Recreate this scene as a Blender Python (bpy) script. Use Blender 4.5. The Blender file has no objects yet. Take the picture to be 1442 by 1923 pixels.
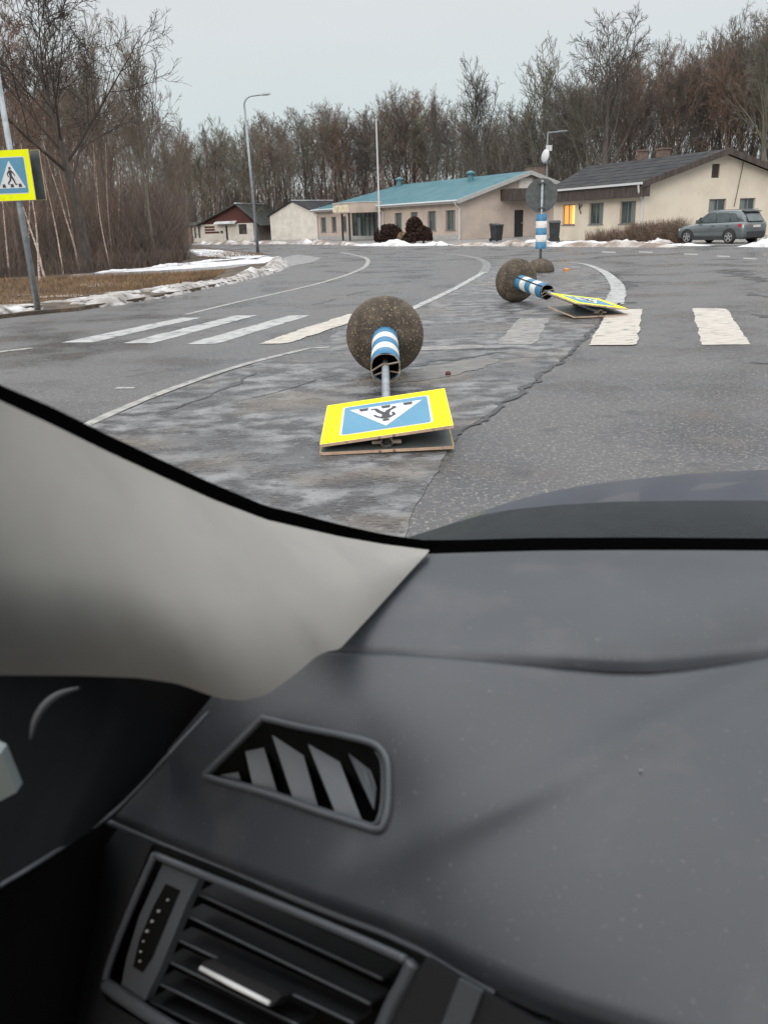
import bpy, bmesh, math, random
from mathutils import Vector, Matrix, noise
from math import sin, cos, pi, radians, hypot
S = bpy.context.scene
COL = S.collection
# ---------------------------------------------------------------- camera
F, W, H = 1600.0, 1442.0, 1923.0
EYE = Vector((0, 0, 1.5))
PITCH = math.atan((H / 2 - 418.0) / F)
ROT = (Matrix.Rotation(pi / 2 - PITCH, 3, 'X') @ Matrix.Rotation(-radians(2.0), 3, 'Z'))
cd = bpy.data.cameras.new('camera')
cd.sensor_fit = 'VERTICAL'; cd.sensor_height = 36.0; cd.lens = 36.0 * F / H
cd.clip_start = 0.02; cd.clip_end = 3000
cd.dof.use_dof = True; cd.dof.focus_distance = 14.0; cd.dof.aperture_fstop = 11.0
cam = bpy.data.objects.new('camera', cd); COL.objects.link(cam)
cam.matrix_world = Matrix.Translation(EYE) @ ROT.to_4x4()
S.camera = cam

def ray(u, v): return ROT @ Vector(((u - W / 2) / F, -(v - H / 2) / F, -1))
def G(u, v, z=0.0):
    d = ray(u, v); return EYE + d * ((z - EYE.z) / d.z)
def PY(u, v, y):
    d = ray(u, v); return EYE + d * (y / d.y)
def PX(u, v, x):
    d = ray(u, v); return EYE + d * (x / d.x)
def HGT(u, v, b):
    d = ray(u, v); return EYE.z + hypot(b[0], b[1]) / hypot(d.x, d.y) * d.z

# ---------------------------------------------------------------- world, sun, exposure
SUN_EL, SUN_AZ = radians(24), radians(-150)
w = bpy.data.worlds.new('World'); S.world = w; w.use_nodes = True
nt = w.node_tree; N = nt.nodes; Lk = nt.links
for n in list(N): N.remove(n)
out = N.new('ShaderNodeOutputWorld'); bg = N.new('ShaderNodeBackground'); bg.inputs['Strength'].default_value = 0.1
sky = N.new('ShaderNodeTexSky'); sky.sky_type = 'NISHITA'; sky.sun_disc = False
sky.sun_elevation = SUN_EL; sky.sun_rotation = SUN_AZ
tc = N.new('ShaderNodeTexCoord'); sx = N.new('ShaderNodeSeparateXYZ')
mr = N.new('ShaderNodeMapRange'); mr.inputs[1].default_value = 0.0; mr.inputs[2].default_value = 1.0
cr = N.new('ShaderNodeValToRGB')
el = cr.color_ramp.elements
el[0].position = 0.0; el[0].color = (.58, .675, .69, 1)
el[1].position = 1.0; el[1].color = (1.0, 1.0, 1.0, 1)
for p_, c_ in ((.10, (.63, .69, .705, 1)), (.2, (.69, .705, .72, 1)), (.30, (.71, .72, .74, 1)), (.6, (.95, .95, .98, 1))):
    e_ = el.new(p_); e_.color = c_
mul = N.new('ShaderNodeVectorMath'); mul.operation = 'MULTIPLY'
bo = N.new('ShaderNodeMapRange'); bo.inputs[1].default_value = .28; bo.inputs[2].default_value = 1.0; bo.inputs[3].default_value = 10.0; bo.inputs[4].default_value = 24.0
cl = N.new('ShaderNodeTexNoise'); cl.inputs['Scale'].default_value = 2.2; cl.inputs['Detail'].default_value = 5
mp = N.new('ShaderNodeMapping'); mp.inputs['Scale'].default_value = (1, 1, 3.5)
cm = N.new('ShaderNodeMapRange'); cm.inputs[3].default_value = .93; cm.inputs[4].default_value = 1.07
m2 = N.new('ShaderNodeMath'); m2.operation = 'MULTIPLY'
mix = N.new('ShaderNodeMixRGB'); mix.inputs[0].default_value = .93
Lk.new(tc.outputs['Generated'], sx.inputs[0]); Lk.new(sx.outputs['Z'], mr.inputs[0]); Lk.new(mr.outputs[0], cr.inputs[0])
Lk.new(sx.outputs['Z'], bo.inputs[0]); Lk.new(tc.outputs['Generated'], mp.inputs[0]); Lk.new(mp.outputs[0], cl.inputs['Vector'])
Lk.new(cl.outputs['Fac'], cm.inputs[0]); Lk.new(cm.outputs[0], m2.inputs[0]); Lk.new(bo.outputs[0], m2.inputs[1])
Lk.new(cr.outputs[0], mul.inputs[0]); Lk.new(m2.outputs[0], mul.inputs[1])
Lk.new(sky.outputs[0], mix.inputs[1]); Lk.new(mul.outputs[0], mix.inputs[2]); Lk.new(mix.outputs[0], bg.inputs[0]); Lk.new(bg.outputs[0], out.inputs[0])
sl = bpy.data.lights.new('sun', 'SUN'); sl.energy = 0.9; sl.angle = radians(20); sl.color = (1, .88, .74)
so = bpy.data.objects.new('sun', sl); COL.objects.link(so)
sdir = Vector((sin(SUN_AZ) * cos(SUN_EL), cos(SUN_AZ) * cos(SUN_EL), sin(SUN_EL)))
so.rotation_euler = sdir.to_track_quat('Z', 'Y').to_euler()
S.view_settings.view_transform = 'Standard'; S.view_settings.look = 'None'
S.view_settings.exposure = 0.12; S.view_settings.gamma = 1.0
S.cycles.use_denoising = True
S.cycles.max_bounces = 8; S.cycles.transparent_max_bounces = 12

# ---------------------------------------------------------------- helpers
def tag(o, label=None, cat=None, group=None, kind=None):
    for k, v in (('label', label), ('category', cat), ('group', group), ('kind', kind)):
        if v: o[k] = v
    return o
def empty(name, loc=(0, 0, 0), rz=0.0, mat=None):
    o = bpy.data.objects.new(name, None); COL.objects.link(o); o.empty_display_size = .2
    if mat is not None: o.matrix_basis = mat
    else: o.location = loc; o.rotation_euler = (0, 0, rz)
    return o
def me_obj(name, verts, faces, m, parent=None, smooth=False, world=False):
    """one mesh object; world=True: verts are world coordinates, turned into the parent's own"""
    if world and parent is not None:
        chain = Matrix.Identity(4); p = parent
        while p is not None: chain = p.matrix_basis @ chain; p = p.parent
        inv = chain.inverted(); verts = [inv @ Vector(v) for v in verts]
    me = bpy.data.meshes.new(name); me.from_pydata([tuple(v) for v in verts], [], faces)
    if smooth: me.polygons.foreach_set('use_smooth', [True] * len(me.polygons))
    me.update()
    if isinstance(m, (list, tuple)):
        for x in m: me.materials.append(x)
    elif m: me.materials.append(m)
    o = bpy.data.objects.new(name, me); COL.objects.link(o)
    if parent: o.parent = parent
    return o
class MB:
    def __init__(s): s.v = []; s.f = []
    def add(s, vs, fs):
        b = len(s.v); s.v += [Vector(v) for v in vs]; s.f += [tuple(b + i for i in f) for f in fs]; return s
    def box(s, x0, x1, y0, y1, z0, z1, mtx=None):
        vs = [Vector((x, y, z)) for x in (x0, x1) for y in (y0, y1) for z in (z0, z1)]
        if mtx is not None: vs = [mtx @ v for v in vs]
        return s.add(vs, [(0, 1, 3, 2), (4, 6, 7, 5), (0, 4, 5, 1), (2, 3, 7, 6), (0, 2, 6, 4), (1, 5, 7, 3)])
    def hexa(s, p):   # 8 points: bottom ring 4, top ring 4
        return s.add(p, [(3, 2, 1, 0), (4, 5, 6, 7), (0, 1, 5, 4), (1, 2, 6, 5), (2, 3, 7, 6), (3, 0, 4, 7)])
    def tube(s, pts, rad, n=8, cap=True):
        pts = [Vector(p) for p in pts]; rad = rad if isinstance(rad, (list, tuple)) else [rad] * len(pts)
        b = len(s.v); up = None
        for i, p in enumerate(pts):
            d = (pts[min(i + 1, len(pts) - 1)] - pts[max(i - 1, 0)]).normalized()
            if up is None:
                up = d.orthogonal().normalized()
            up = (up - d * up.dot(d)); up = up.normalized() if up.length > 1e-6 else d.orthogonal().normalized()
            q = d.cross(up)
            for k in range(n):
                a = 2 * pi * k / n; s.v.append(p + (up * cos(a) + q * sin(a)) * rad[i])
        for i in range(len(pts) - 1):
            for k in range(n):
                a = b + i * n + k; c = b + i * n + (k + 1) % n
                s.f.append((a, c, c + n, a + n))
        if cap:
            s.f.append(tuple(b + k for k in reversed(range(n)))); e = b + (len(pts) - 1) * n
            s.f.append(tuple(e + k for k in range(n)))
        return s
    def lathe(s, prof, n=24, mtx=None, axis='Z'):
        b = len(s.v)
        for r, z in prof:
            for k in range(n):
                a = 2 * pi * k / n
                v = Vector((r * cos(a), r * sin(a), z)) if axis == 'Z' else Vector((r * cos(a), z, r * sin(a)))
                s.v.append(mtx @ v if mtx is not None else v)
        for i in range(len(prof) - 1):
            for k in range(n):
                a = b + i * n + k; c = b + i * n + (k + 1) % n; s.f.append((a, c, c + n, a + n))
        return s
    def build(s, name, m, parent=None, smooth=False, world=False):
        return me_obj(name, s.v, s.f, m, parent, smooth, world)
def prism(poly, y0, y1, f):
    """polygon of (a,b) extruded from y0 to y1; f(a,b,y)->point"""
    n = len(poly); vs = [f(a, b, y0) for a, b in poly] + [f(a, b, y1) for a, b in poly]
    fs = [tuple(range(n)), tuple(reversed(range(n, 2 * n)))] + [(i, i + n, (i + 1) % n + n, (i + 1) % n) for i in range(n)]
    return vs, fs
def resample(pts, step=None, n=None):
    pts = [Vector(p) for p in pts]; ln = [0]
    for a, b in zip(pts, pts[1:]): ln.append(ln[-1] + (b - a).length)
    if n is None: n = max(2, int(ln[-1] / step) + 1)
    o = []; j = 0
    for i in range(n):
        t = ln[-1] * i / (n - 1)
        while j < len(pts) - 2 and ln[j + 1] < t: j += 1
        o.append(pts[j].lerp(pts[j + 1], (t - ln[j]) / max(ln[j + 1] - ln[j], 1e-9)))
    return o
def smooth_curve(pts, k=8):
    pts = [Vector(p) for p in pts]; o = []
    for i in range(len(pts) - 1):
        p0 = pts[max(i - 1, 0)]; p1 = pts[i]; p2 = pts[i + 1]; p3 = pts[min(i + 2, len(pts) - 1)]
        for j in range(k):
            t = j / k
            o.append(.5 * ((2 * p1) + (p2 - p0) * t + (2 * p0 - 5 * p1 + 4 * p2 - p3) * t * t + (3 * p1 - p0 - 3 * p2 + p3) * t ** 3))
    o.append(pts[-1]); return o

# ---------------------------------------------------------------- materials
def mat(name, c1, c2=None, rough=.7, scale=3.0, detail=6.0, bump=0.0, bscale=None, metal=0.0, spec=.5, stretch=(1, 1, 1),
        lo=.4, hi=.6, speck=None, emit=None, coat=0.0, r2=None, bdist=.02, dirt=None):
    m = bpy.data.materials.new(name); m.use_nodes = True; t = m.node_tree; n = t.nodes; l = t.links
    b = n['Principled BSDF']; b.inputs['Roughness'].default_value = rough; b.inputs['Metallic'].default_value = metal
    b.inputs['Specular IOR Level'].default_value = spec; b.inputs['Coat Weight'].default_value = coat
    b.inputs['Base Color'].default_value = (*c1, 1)
    co = n.new('ShaderNodeTexCoord'); ma = n.new('ShaderNodeMapping'); ma.inputs['Scale'].default_value = stretch
    l.new(co.outputs['Object'], ma.inputs[0]); last = None
    if c2 is not None:
        no = n.new('ShaderNodeTexNoise'); no.inputs['Scale'].default_value = scale; no.inputs['Detail'].default_value = detail
        l.new(ma.outputs[0], no.inputs['Vector'])
        r = n.new('ShaderNodeMapRange'); r.inputs[1].default_value = lo; r.inputs[2].default_value = hi; l.new(no.outputs['Fac'], r.inputs[0])
        x = n.new('ShaderNodeMixRGB'); x.inputs[1].default_value = (*c1, 1); x.inputs[2].default_value = (*c2, 1)
        l.new(r.outputs[0], x.inputs[0]); last = x.outputs[0]
        if r2 is not None:
            rr = n.new('ShaderNodeMapRange'); rr.inputs[3].default_value = rough; rr.inputs[4].default_value = r2
            l.new(r.outputs[0], rr.inputs[0]); l.new(rr.outputs[0], b.inputs['Roughness'])
    def overlay(last, scale, lo, hi, c, detail=2.0, amt=1.0):
        no = n.new('ShaderNodeTexNoise'); no.inputs['Scale'].default_value = scale; no.inputs['Detail'].default_value = detail
        l.new(ma.outputs[0], no.inputs['Vector'])
        r = n.new('ShaderNodeMapRange'); r.inputs[1].default_value = lo; r.inputs[2].default_value = hi; r.inputs[4].default_value = amt; l.new(no.outputs['Fac'], r.inputs[0])
        x = n.new('ShaderNodeMixRGB'); l.new(r.outputs[0], x.inputs[0]); x.inputs[2].default_value = (*c, 1)
        if last is not None: l.new(last, x.inputs[1])
        else: x.inputs[1].default_value = (*c1, 1)
        return x.outputs[0]
    for s_ in (speck or []): last = overlay(last, *s_)
    if last is not None: l.new(last, b.inputs['Base Color'])
    if bump:
        no = n.new('ShaderNodeTexNoise'); no.inputs['Scale'].default_value = bscale or scale * 4; no.inputs['Detail'].default_value = 6
        l.new(ma.outputs[0], no.inputs['Vector'])
        bm = n.new('ShaderNodeBump'); bm.inputs['Strength'].default_value = bump; bm.inputs['Distance'].default_value = bdist
        l.new(no.outputs['Fac'], bm.inputs['Height']); l.new(bm.outputs[0], b.inputs['Normal'])
    if emit: b.inputs['Emission Color'].default_value = (*emit[0], 1); b.inputs['Emission Strength'].default_value = emit[1]
    return m
M = {}
M['asphalt'] = mat('asphalt', (.094, .091, .092), (.043, .044, .049), rough=.55, r2=.18, scale=.55, detail=12, lo=.44, hi=.60, bump=.6, bscale=60, bdist=.012,
    speck=[(22, .55, .70, (.17, .165, .16), 2, .8), (42, .59, .70, (.30, .28, .25), 2, .9), (1.1, .54, .70, (.115, .098, .088), 9, .7), (2.8, .58, .68, (.04, .041, .044), 9, .6), (40, .62, .7, (.02, .02, .022), 2, .7)])
M['ice'] = mat('icy_asphalt', (.058, .059, .064), (.235, .235, .238), rough=.2, r2=.55, scale=3.0, detail=15, lo=.41, hi=.63, stretch=(1, 1.3, 1), bump=1.0, bscale=22, bdist=.03,
    speck=[(3.5, .53, .62, (.06, .06, .065), 10, .9), (.7, .50, .64, (.155, .128, .10), 8, .85), (.5, .50, .60, (.085, .085, .09), 9, .8), (14, .60, .70, (.34, .34, .345), 5, .4), (18, .60, .68, (.03, .03, .033), 5, .8)])
M['crack'] = mat('crack_dark', (.018, .018, .02), (.04, .04, .042), rough=.4, scale=9)
M['patch'] = mat('light_patch', (.14, .132, .122), (.20, .19, .175), rough=.5, scale=3, detail=8, stretch=(1, 3, 1), bump=.4, bscale=20, speck=[(6, .5, .6, (.07, .07, .075), 8, .8)])
M['paint'] = mat('road_paint', (.43, .43, .42), (.33, .33, .33), rough=.55, scale=4, bump=.3, bscale=50, speck=[(5, .54, .66, (.13, .13, .135), 14, .9)])
M['paint_cream'] = mat('road_paint_cream', (.54, .50, .44), (.44, .40, .35), rough=.55, scale=5, bump=.3, bscale=50, stretch=(1, 3, 1), speck=[(4, .57, .65, (.15, .14, .13), 15, .9)])
M['paint_worn'] = mat('road_paint_worn', (.33, .31, .285), (.17, .165, .16), rough=.5, scale=3, detail=10, bump=.4, bscale=25, stretch=(1, 3.5, 1), speck=[(8, .52, .6, (.09, .09, .095), 10, .9)])
M['line_worn'] = mat('line_paint_worn', (.36, .35, .33), (.24, .235, .225), rough=.55, scale=6, detail=10, speck=[(10, .56, .66, (.11, .11, .115), 10, .9)])
M['soil'] = mat('soil', (.055, .042, .033), (.11, .085, .062), rough=.95, scale=1.2, detail=10, bump=.8, bscale=8, bdist=.05, speck=[(3.2, .55, .66, (.19, .14, .085), 8, .8)])
M['snow'] = mat('snow', (.74, .75, .78), (.55, .53, .52), rough=.8, scale=1.3, detail=9, lo=.45, hi=.7, bump=.8, bscale=5, bdist=.06, speck=[(2.1, .57, .68, (.22, .18, .15), 9, .85)])
M['snow_dirty'] = mat('snow_dirty', (.50, .485, .475), (.29, .26, .24), rough=.8, scale=2.2, detail=10, lo=.38, hi=.62, bump=1, bscale=6, bdist=.06, speck=[(5, .55, .63, (.09, .078, .07), 9, .8), (1.2, .6, .7, (.7, .7, .72), 5, .8)])
M['slush'] = mat('slush', (.17, .165, .165), (.3, .295, .29), rough=.35, scale=2.5, detail=9, bump=.6, bscale=8, stretch=(1, 2, 1), speck=[(4, .56, .64, (.1, .09, .082), 8, .8)])
M['grass'] = mat('dry_grass', (.27, .175, .095), (.15, .095, .06), rough=.9, scale=1.5, lo=.4, hi=.6)
M['brush'] = mat('brush_stems', (.175, .128, .105), (.11, .086, .075), rough=.95, scale=.6)
M['concrete'] = mat('pebbled_concrete', (.062, .048, .036), (.115, .09, .066), rough=.85, scale=5, detail=9, bump=1, bscale=55, bdist=.012, speck=[(48, .57, .66, (.34, .27, .17), 3, .8), (60, .6, .68, (.03, .025, .02), 2, .8), (3.5, .52, .66, (.035, .03, .026), 8, .6)])
M['concrete_edge'] = mat('concrete_rim', (.06, .05, .04), (.09, .078, .06), rough=.9, scale=12, bump=.6, bscale=60)
M['blue'] = mat('blue_plastic', (.03, .165, .32), (.04, .20, .36), rough=.42, scale=6, speck=[(9, .55, .7, (.14, .19, .24), 9, .5)])
M['white'] = mat('white_reflective', (.72, .72, .70), (.62, .61, .59), rough=.45, scale=7, speck=[(9, .54, .68, (.33, .30, .26), 9, .5)])
M['signblue'] = mat('sign_blue', (.075, .245, .39), (.09, .27, .41), rough=.5, scale=3, speck=[(20, .62, .7, (.3, .4, .48), 5, .35)])
M['signwhite'] = mat('sign_white', (.66, .67, .70), (.60, .61, .63), rough=.5, scale=5)
M['yellow'] = mat('fluorescent_yellow', (.86, .93, .0), (.80, .87, .0), rough=.6, spec=.2, scale=2, speck=[(30, .64, .72, (.4, .42, .05), 4, .5), (7, .58, .72, (.50, .54, .04), 9, .4)])
M['symbol'] = mat('sign_symbol', (.03, .03, .033), rough=.5)
M['plate_edge'] = mat('plate_edge', (.62, .43, .31), (.5, .34, .25), rough=.6, scale=9, speck=[(25, .58, .66, (.25, .2, .17), 5, .6)])
M['plate_back'] = mat('plate_back', (.13, .145, .145), (.10, .11, .11), rough=.55, metal=.3, scale=4)
M['galv'] = mat('galvanised_steel', (.36, .39, .41), (.27, .30, .32), rough=.45, metal=.55, scale=9, detail=8, speck=[(18, .62, .7, (.16, .15, .14), 5, .5)])
M['galv_dark'] = mat('dull_steel', (.10, .11, .11), (.14, .15, .15), rough=.6, metal=.4, scale=8)
M['rust'] = mat('rusty_bracket', (.20, .14, .10), (.32, .27, .22), rough=.75, metal=.3, scale=14)
M['rubber'] = mat('black_rubber', (.012, .011, .011), (.03, .025, .024), rough=.7, scale=8)

# ---------------------------------------------------------------- ground, road
GR = tag(me_obj('ground', [(-900, -60, -.03), (900, -60, -.03), (900, 1500, -.03), (-900, 1500, -.03)], [(0, 1, 2, 3)], M['soil']), kind='structure')
def sheet(name, pts, z, m, kind='structure', jit=0.0, step=None, smooth=True, seed=1, skirt=0.0):
    """flat sheet from a closed ring of ground points (Vector) with an uneven edge"""
    ring = [Vector((p[0], p[1], 0)) for p in pts]
    if step: ring = resample(ring + [ring[0]], step=step)[:-1]
    if jit:
        rr = []
        for i, p in enumerate(ring):
            q = ring[(i + 1) % len(ring)] - ring[i - 1]; nn = Vector((-q.y, q.x, 0)).normalized()
            a = noise.noise(p * 2.1 + Vector((seed, 0, 0))) + .6 * noise.noise(p * 7.3 + Vector((0, seed, 0))) + .4 * noise.noise(p * 19 + Vector((0, seed, 3)))
            rr.append(p + nn * a * jit)
        ring = rr
    n = len(ring); vs = [(p.x, p.y, z) for p in ring]; fs = [tuple(range(n))]
    bm = bmesh.new(); bv = [bm.verts.new(v) for v in vs]; f = bm.faces.new(bv)
    bm.normal_update()
    if f.normal.z < 0: f.normal_flip()
    if skirt:
        bv2 = [bm.verts.new((v[0], v[1], z - skirt)) for v in vs]
        for i in range(n): bm.faces.new((bv[i], bv[(i + 1) % n], bv2[(i + 1) % n], bv2[i]))
    bmesh.ops.triangulate(bm, faces=[f for f in bm.faces if len(f.verts) > 4])
    me = bpy.data.meshes.new(name); bm.to_mesh(me); bm.free(); me.materials.append(m)
    o = bpy.data.objects.new(name, me); COL.objects.link(o); o['kind'] = kind
    return o
def gp(*uv): return [G(u, v) for u, v in uv]
sheet('road', [(-60, -30), (60, -30), (80, 40), (60, 78), (14, 74), (5.8, 71.5), (-6, 93), (-14, 101), (-60, 106)], 0.0, M['asphalt'])
# icy traffic island between the edge lines and the crack
isl = gp((60, 860), (172, 798), (260, 762), (350, 728), (450, 693), (520, 668), (584, 655), (660, 607), (790, 577), (850, 548), (903, 512), (930, 500), (1010, 490), (1066, 493), (1120, 508), (1145, 530), (1155, 555), (1150, 583), (1130, 606),
         (1085, 650), (1040, 690), (1000, 718), (955, 752), (905, 788), (865, 812), (820, 880), (770, 980), (740, 1100), (300, 1100))
sheet('road_island', isl, .004, M['ice'], jit=.03, step=.12, seed=3)
# the crack along its right side
cr_ = resample(gp((1160, 570), (1130, 604), (1110, 622), (1085, 650), (1040, 690), (1015, 703), (1000, 720), (975, 738), (930, 772), (905, 790), (880, 800), (862, 812), (858, 830)), step=.06)
rg = random.Random(5); lft = []; rgt = []
for i, p in enumerate(cr_):
    q = cr_[min(i + 1, len(cr_) - 1)] - cr_[max(i - 1, 0)]; nn = Vector((-q.y, q.x, 0)).normalized()
    c = p + nn * (.07 * noise.noise(p * 3.0) + .05 * noise.noise(p * 9.0)); wd = .012 + .035 * abs(noise.noise(p * 4 + Vector((5, 0, 0)))) + .012 * rg.random()
    if i in (0, len(cr_) - 1): wd = .003
    lft.append(c + nn * wd); rgt.append(c - nn * wd)
def strip(name, A, B, z, m, kind='structure'):
    vs = [(p.x, p.y, z) for p in A] + [(p.x, p.y, z) for p in B]; n = len(A)
    o = me_obj(name, vs, [(i, i + n, i + n + 1, i + 1) for i in range(n - 1)], m); o['kind'] = kind; return o
strip('road_crack', lft, rgt, .008, M['crack'])
def crack(pts, wd, z=.008, seed=0, mm='crack'):
    c = resample(gp(*pts), step=.06); A = []; B = []
    for i, p in enumerate(c):
        q = c[min(i + 1, len(c) - 1)] - c[max(i - 1, 0)]; nn = Vector((-q.y, q.x, 0)).normalized()
        k = p + nn * wd * 2 * noise.noise(p * 3 + Vector((seed, 0, 0))); t = i / max(1, len(c) - 1)
        ww = wd * (.25 + abs(noise.noise(p * 5 + Vector((0, seed, 0)))) * 1.5) * math.sqrt(max(.02, sin(pi * t)))
        A.append(k + nn * ww); B.append(k - nn * ww)
    strip('road_crack', A, B, z, M[mm])
crack([(1405, 551), (1425, 556), (1450, 558)], .16, .004, 2); crack([(1416, 590), (1442, 596), (1470, 598)], .12, .004, 3); crack([(1405, 681), (1430, 683), (1470, 684)], .05, .004, 4)
crack([(1100, 592), (1130, 588), (1165, 583)], .05, .012, 5)
crack([(1168, 545), (1176, 535), (1180, 528)], .25, .004, 6, 'crack'); crack([(1150, 560), (1160, 568), (1172, 571)], .2, .004, 7)
crack([(1120, 505), (1150, 515), (1168, 524)], .12, .004, 8)
crack([(586, 572), (605, 569), (632, 561)], .06, .004, 9); crack([(650, 556), (668, 551), (695, 546)], .05, .004, 10)
crack([(430, 758), (520, 738), (600, 712), (660, 700)], .015, .008, 11); crack([(300, 775), (400, 745), (480, 700)], .04, .008, 12)
crack([(1370, 505), (1400, 520), (1440, 530)], .3, .004, 13, 'crack')
crack([(830, 662), (900, 655), (960, 655)], .05, .008, 14); crack([(770, 690), (860, 672), (950, 660)], .10, .008, 15)
# painted markings
def mark(px, m='paint', z=.008, jit=.025, seed=0, name='road_marking'):
    return sheet(name, gp(*px), z, M[m], jit=jit, step=.09, seed=seed)
mark([(115, 644), (175, 643), (378, 597), (340, 597)], z=.004, seed=1)
mark([(232, 645), (287, 645), (484, 592), (441, 593)], z=.004, seed=2)
mark([(348, 647), (407, 646), (585, 592), (542, 593)], z=.004, seed=3)
mark([(482, 647), (537, 646), (705, 591), (655, 590)], 'paint_cream', z=.008, seed=4, jit=.05)
mark([(933, 648), (1005, 648), (1032, 598), (975, 598)], 'paint_worn', seed=5, jit=.05)
mark([(780, 652), (905, 648), (910, 655), (770, 660)], 'paint_worn', seed=15, jit=.05)
mark([(1103, 650), (1195, 649), (1206, 581), (1143, 583)], 'paint_cream', z=.012, seed=6, jit=.03)
mark([(1317, 648), (1408, 647), (1364, 580), (1300, 579)], 'paint_cream', z=.004, seed=7, jit=.03)
mark([(742, 722), (800, 690), (880, 676), (945, 676), (900, 693), (800, 716)], 'patch', seed=8, jit=.08, name='road_patch')


def line(px, wd, m='line_worn', z=.008, seed=0, smooth=True):
    c = resample(smooth_curve(gp(*px)), step=.12); A = []; B = []
    for i, p in enumerate(c):
        q = c[min(i + 1, len(c) - 1)] - c[max(i - 1, 0)]; nn = Vector((-q.y, q.x, 0)).normalized()
        t = i / max(1, len(c) - 1); w_ = (wd if not isinstance(wd, tuple) else wd[0] + (wd[1] - wd[0]) * t) / 2 * (1 + .25 * noise.noise(p * 5 + Vector((seed, 0, 0))))
        A.append(p + nn * w_); B.append(p - nn * w_)
    return strip('road_marking', A, B, z, M[m])
line([(60, 850), (170, 796), (270, 752), (360, 718), (450, 688), (530, 667), (583, 655), (620, 653)], .105, seed=1)
line([(350, 591), (440, 569), (520, 551), (600, 532), (660, 513), (688, 498), (685, 484), (640, 474)], (.13, .2), seed=2, z=.004)
line([(770, 582), (800, 568), (850, 544), (890, 522), (905, 513)], .16, 'paint', seed=3)
line([(1066, 492.5), (1100, 497), (1132, 510), (1152, 528), (1160, 545), (1150, 572)], (.12, .36), 'paint', seed=4)
line([(-40, 668), (0, 661), (62, 654)], .14, 'line_worn', z=.004, seed=5)
line([(218, 729), (235, 730), (254, 729)], .08, 'line_worn', z=.004, seed=6)
dots = resample(smooth_curve(gp((906, 513), (914, 500), (905, 489), (880, 482), (850, 478), (815, 475))), step=.34)
for i in range(0, len(dots) - 2, 2):
    a, b = dots[i], dots[i + 1]; nn = Vector((-(b - a).y, (b - a).x, 0)).normalized() * .13
    sheet('road_marking', [a + nn, b + nn, b - nn, a - nn], .008, M['paint'])
for u, v in ((1130, 472), (1200, 472), (1285, 476), (1345, 480), (1395, 484), (1440, 489)):
    mark([(u, v), (u + 24, v + 1), (u + 26, v + 3.5), (u - 1, v + 2.3)], 'line_worn', z=.004, jit=.02)

# ---------------------------------------------------------------- left verge, footpath, snow
verge = gp((-160, 622), (-60, 606), (0, 598), (60, 592), (140, 584), (220, 573), (300, 559), (380, 544), (450, 528), (500, 514), (524, 500), (520, 488), (480, 479), (420, 470), (366, 462), (250, 459.5)) + [Vector((-60, 95, 0)), Vector((-60, 14, 0))]
sheet('verge', verge, .07, M['soil'], jit=.12, step=.5, skirt=.12)
sheet('footpath', gp((120, 528), (230, 522), (330, 517), (430, 508), (490, 497), (478, 488), (440, 492), (380, 503), (300, 510), (220, 514), (140, 519)), .075, M['slush'], jit=.12, step=.4)
def ribbon(name, path, prof_w, hgt, m, seed=0, z0=0.0, step=.25, nw=9, rough=.5, label=None):
    """lumpy bank: path of world points, width, height; noise makes it uneven"""
    c = resample(smooth_curve(path, 4), step=step); vs = []; fs = []
    for i, p in enumerate(c):
        q = c[min(i + 1, len(c) - 1)] - c[max(i - 1, 0)]; nn = Vector((-q.y, q.x, 0)).normalized()
        e = min(1, i / 4, (len(c) - 1 - i) / 4)
        ww = prof_w * (.8 + .5 * noise.noise(p * .9 + Vector((seed, 1, 0))))
        hh = hgt * max(.22, .6 + 1.0 * noise.noise(p * .55 + Vector((seed, 4, 0)))) * e
        for k in range(nw):
            t = k / (nw - 1); o_ = (t - .5) * ww
            pp = p + nn * o_; z = z0 + hh * sin(pi * t) ** .8 * (1 + rough * noise.noise(pp * 3.1 + Vector((0, seed, 0)))) + (.5 * rough * hgt * noise.noise(pp * 7 + Vector((seed, seed, 0))) if 0 < k < nw - 1 else 0)
            if k in (0, nw - 1): z = z0 - .02; pp = pp + nn * (.25 * ww * noise.noise(p * 4 + Vector((seed, k, 0))))
            vs.append((pp.x, pp.y, max(z, z0 - .02)))
    n = len(c)
    for i in range(n - 1):
        for k in range(nw - 1):
            a = i * nw + k; fs.append((a, a + 1, a + nw + 1, a + nw))
    o = me_obj(name, vs, fs, m, smooth=True); o['kind'] = 'stuff'; 
    if label: o['label'] = label
    return o
ribbon('snow', gp((-150, 616), (-60, 602), (0, 595), (70, 587), (140, 579), (220, 569), (300, 555), (380, 540), (450, 525), (500, 511), (522, 499), (520, 489)), .95, .22, M['snow_dirty'], 6, .0, step=.1, nw=13)
ribbon('snow', gp((60, 575), (140, 571), (240, 557), (330, 545), (420, 530), (490, 512)), .35, .08, M['snow_dirty'], 4, .07, step=.12)
sheet('snow', gp((130, 521), (180, 518), (260, 511), (330, 503), (370, 497), (430, 494), (470, 489), (505, 484), (520, 489), (500, 498), (450, 500), (400, 506), (300, 512), (220, 516)), .082, M['snow'], kind='stuff', jit=.28, step=.25, seed=7)
sheet('snow', gp((350, 470), (400, 471), (450, 476), (500, 483), (480, 490), (420, 487), (380, 484)), .082, M['snow'], kind='stuff', jit=.5, step=.3, seed=8)
ribbon('snow', gp((180, 516), (260, 509), (340, 500), (400, 493), (460, 487)), .5, .09, M['snow'], 14, .075, step=.2)
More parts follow.
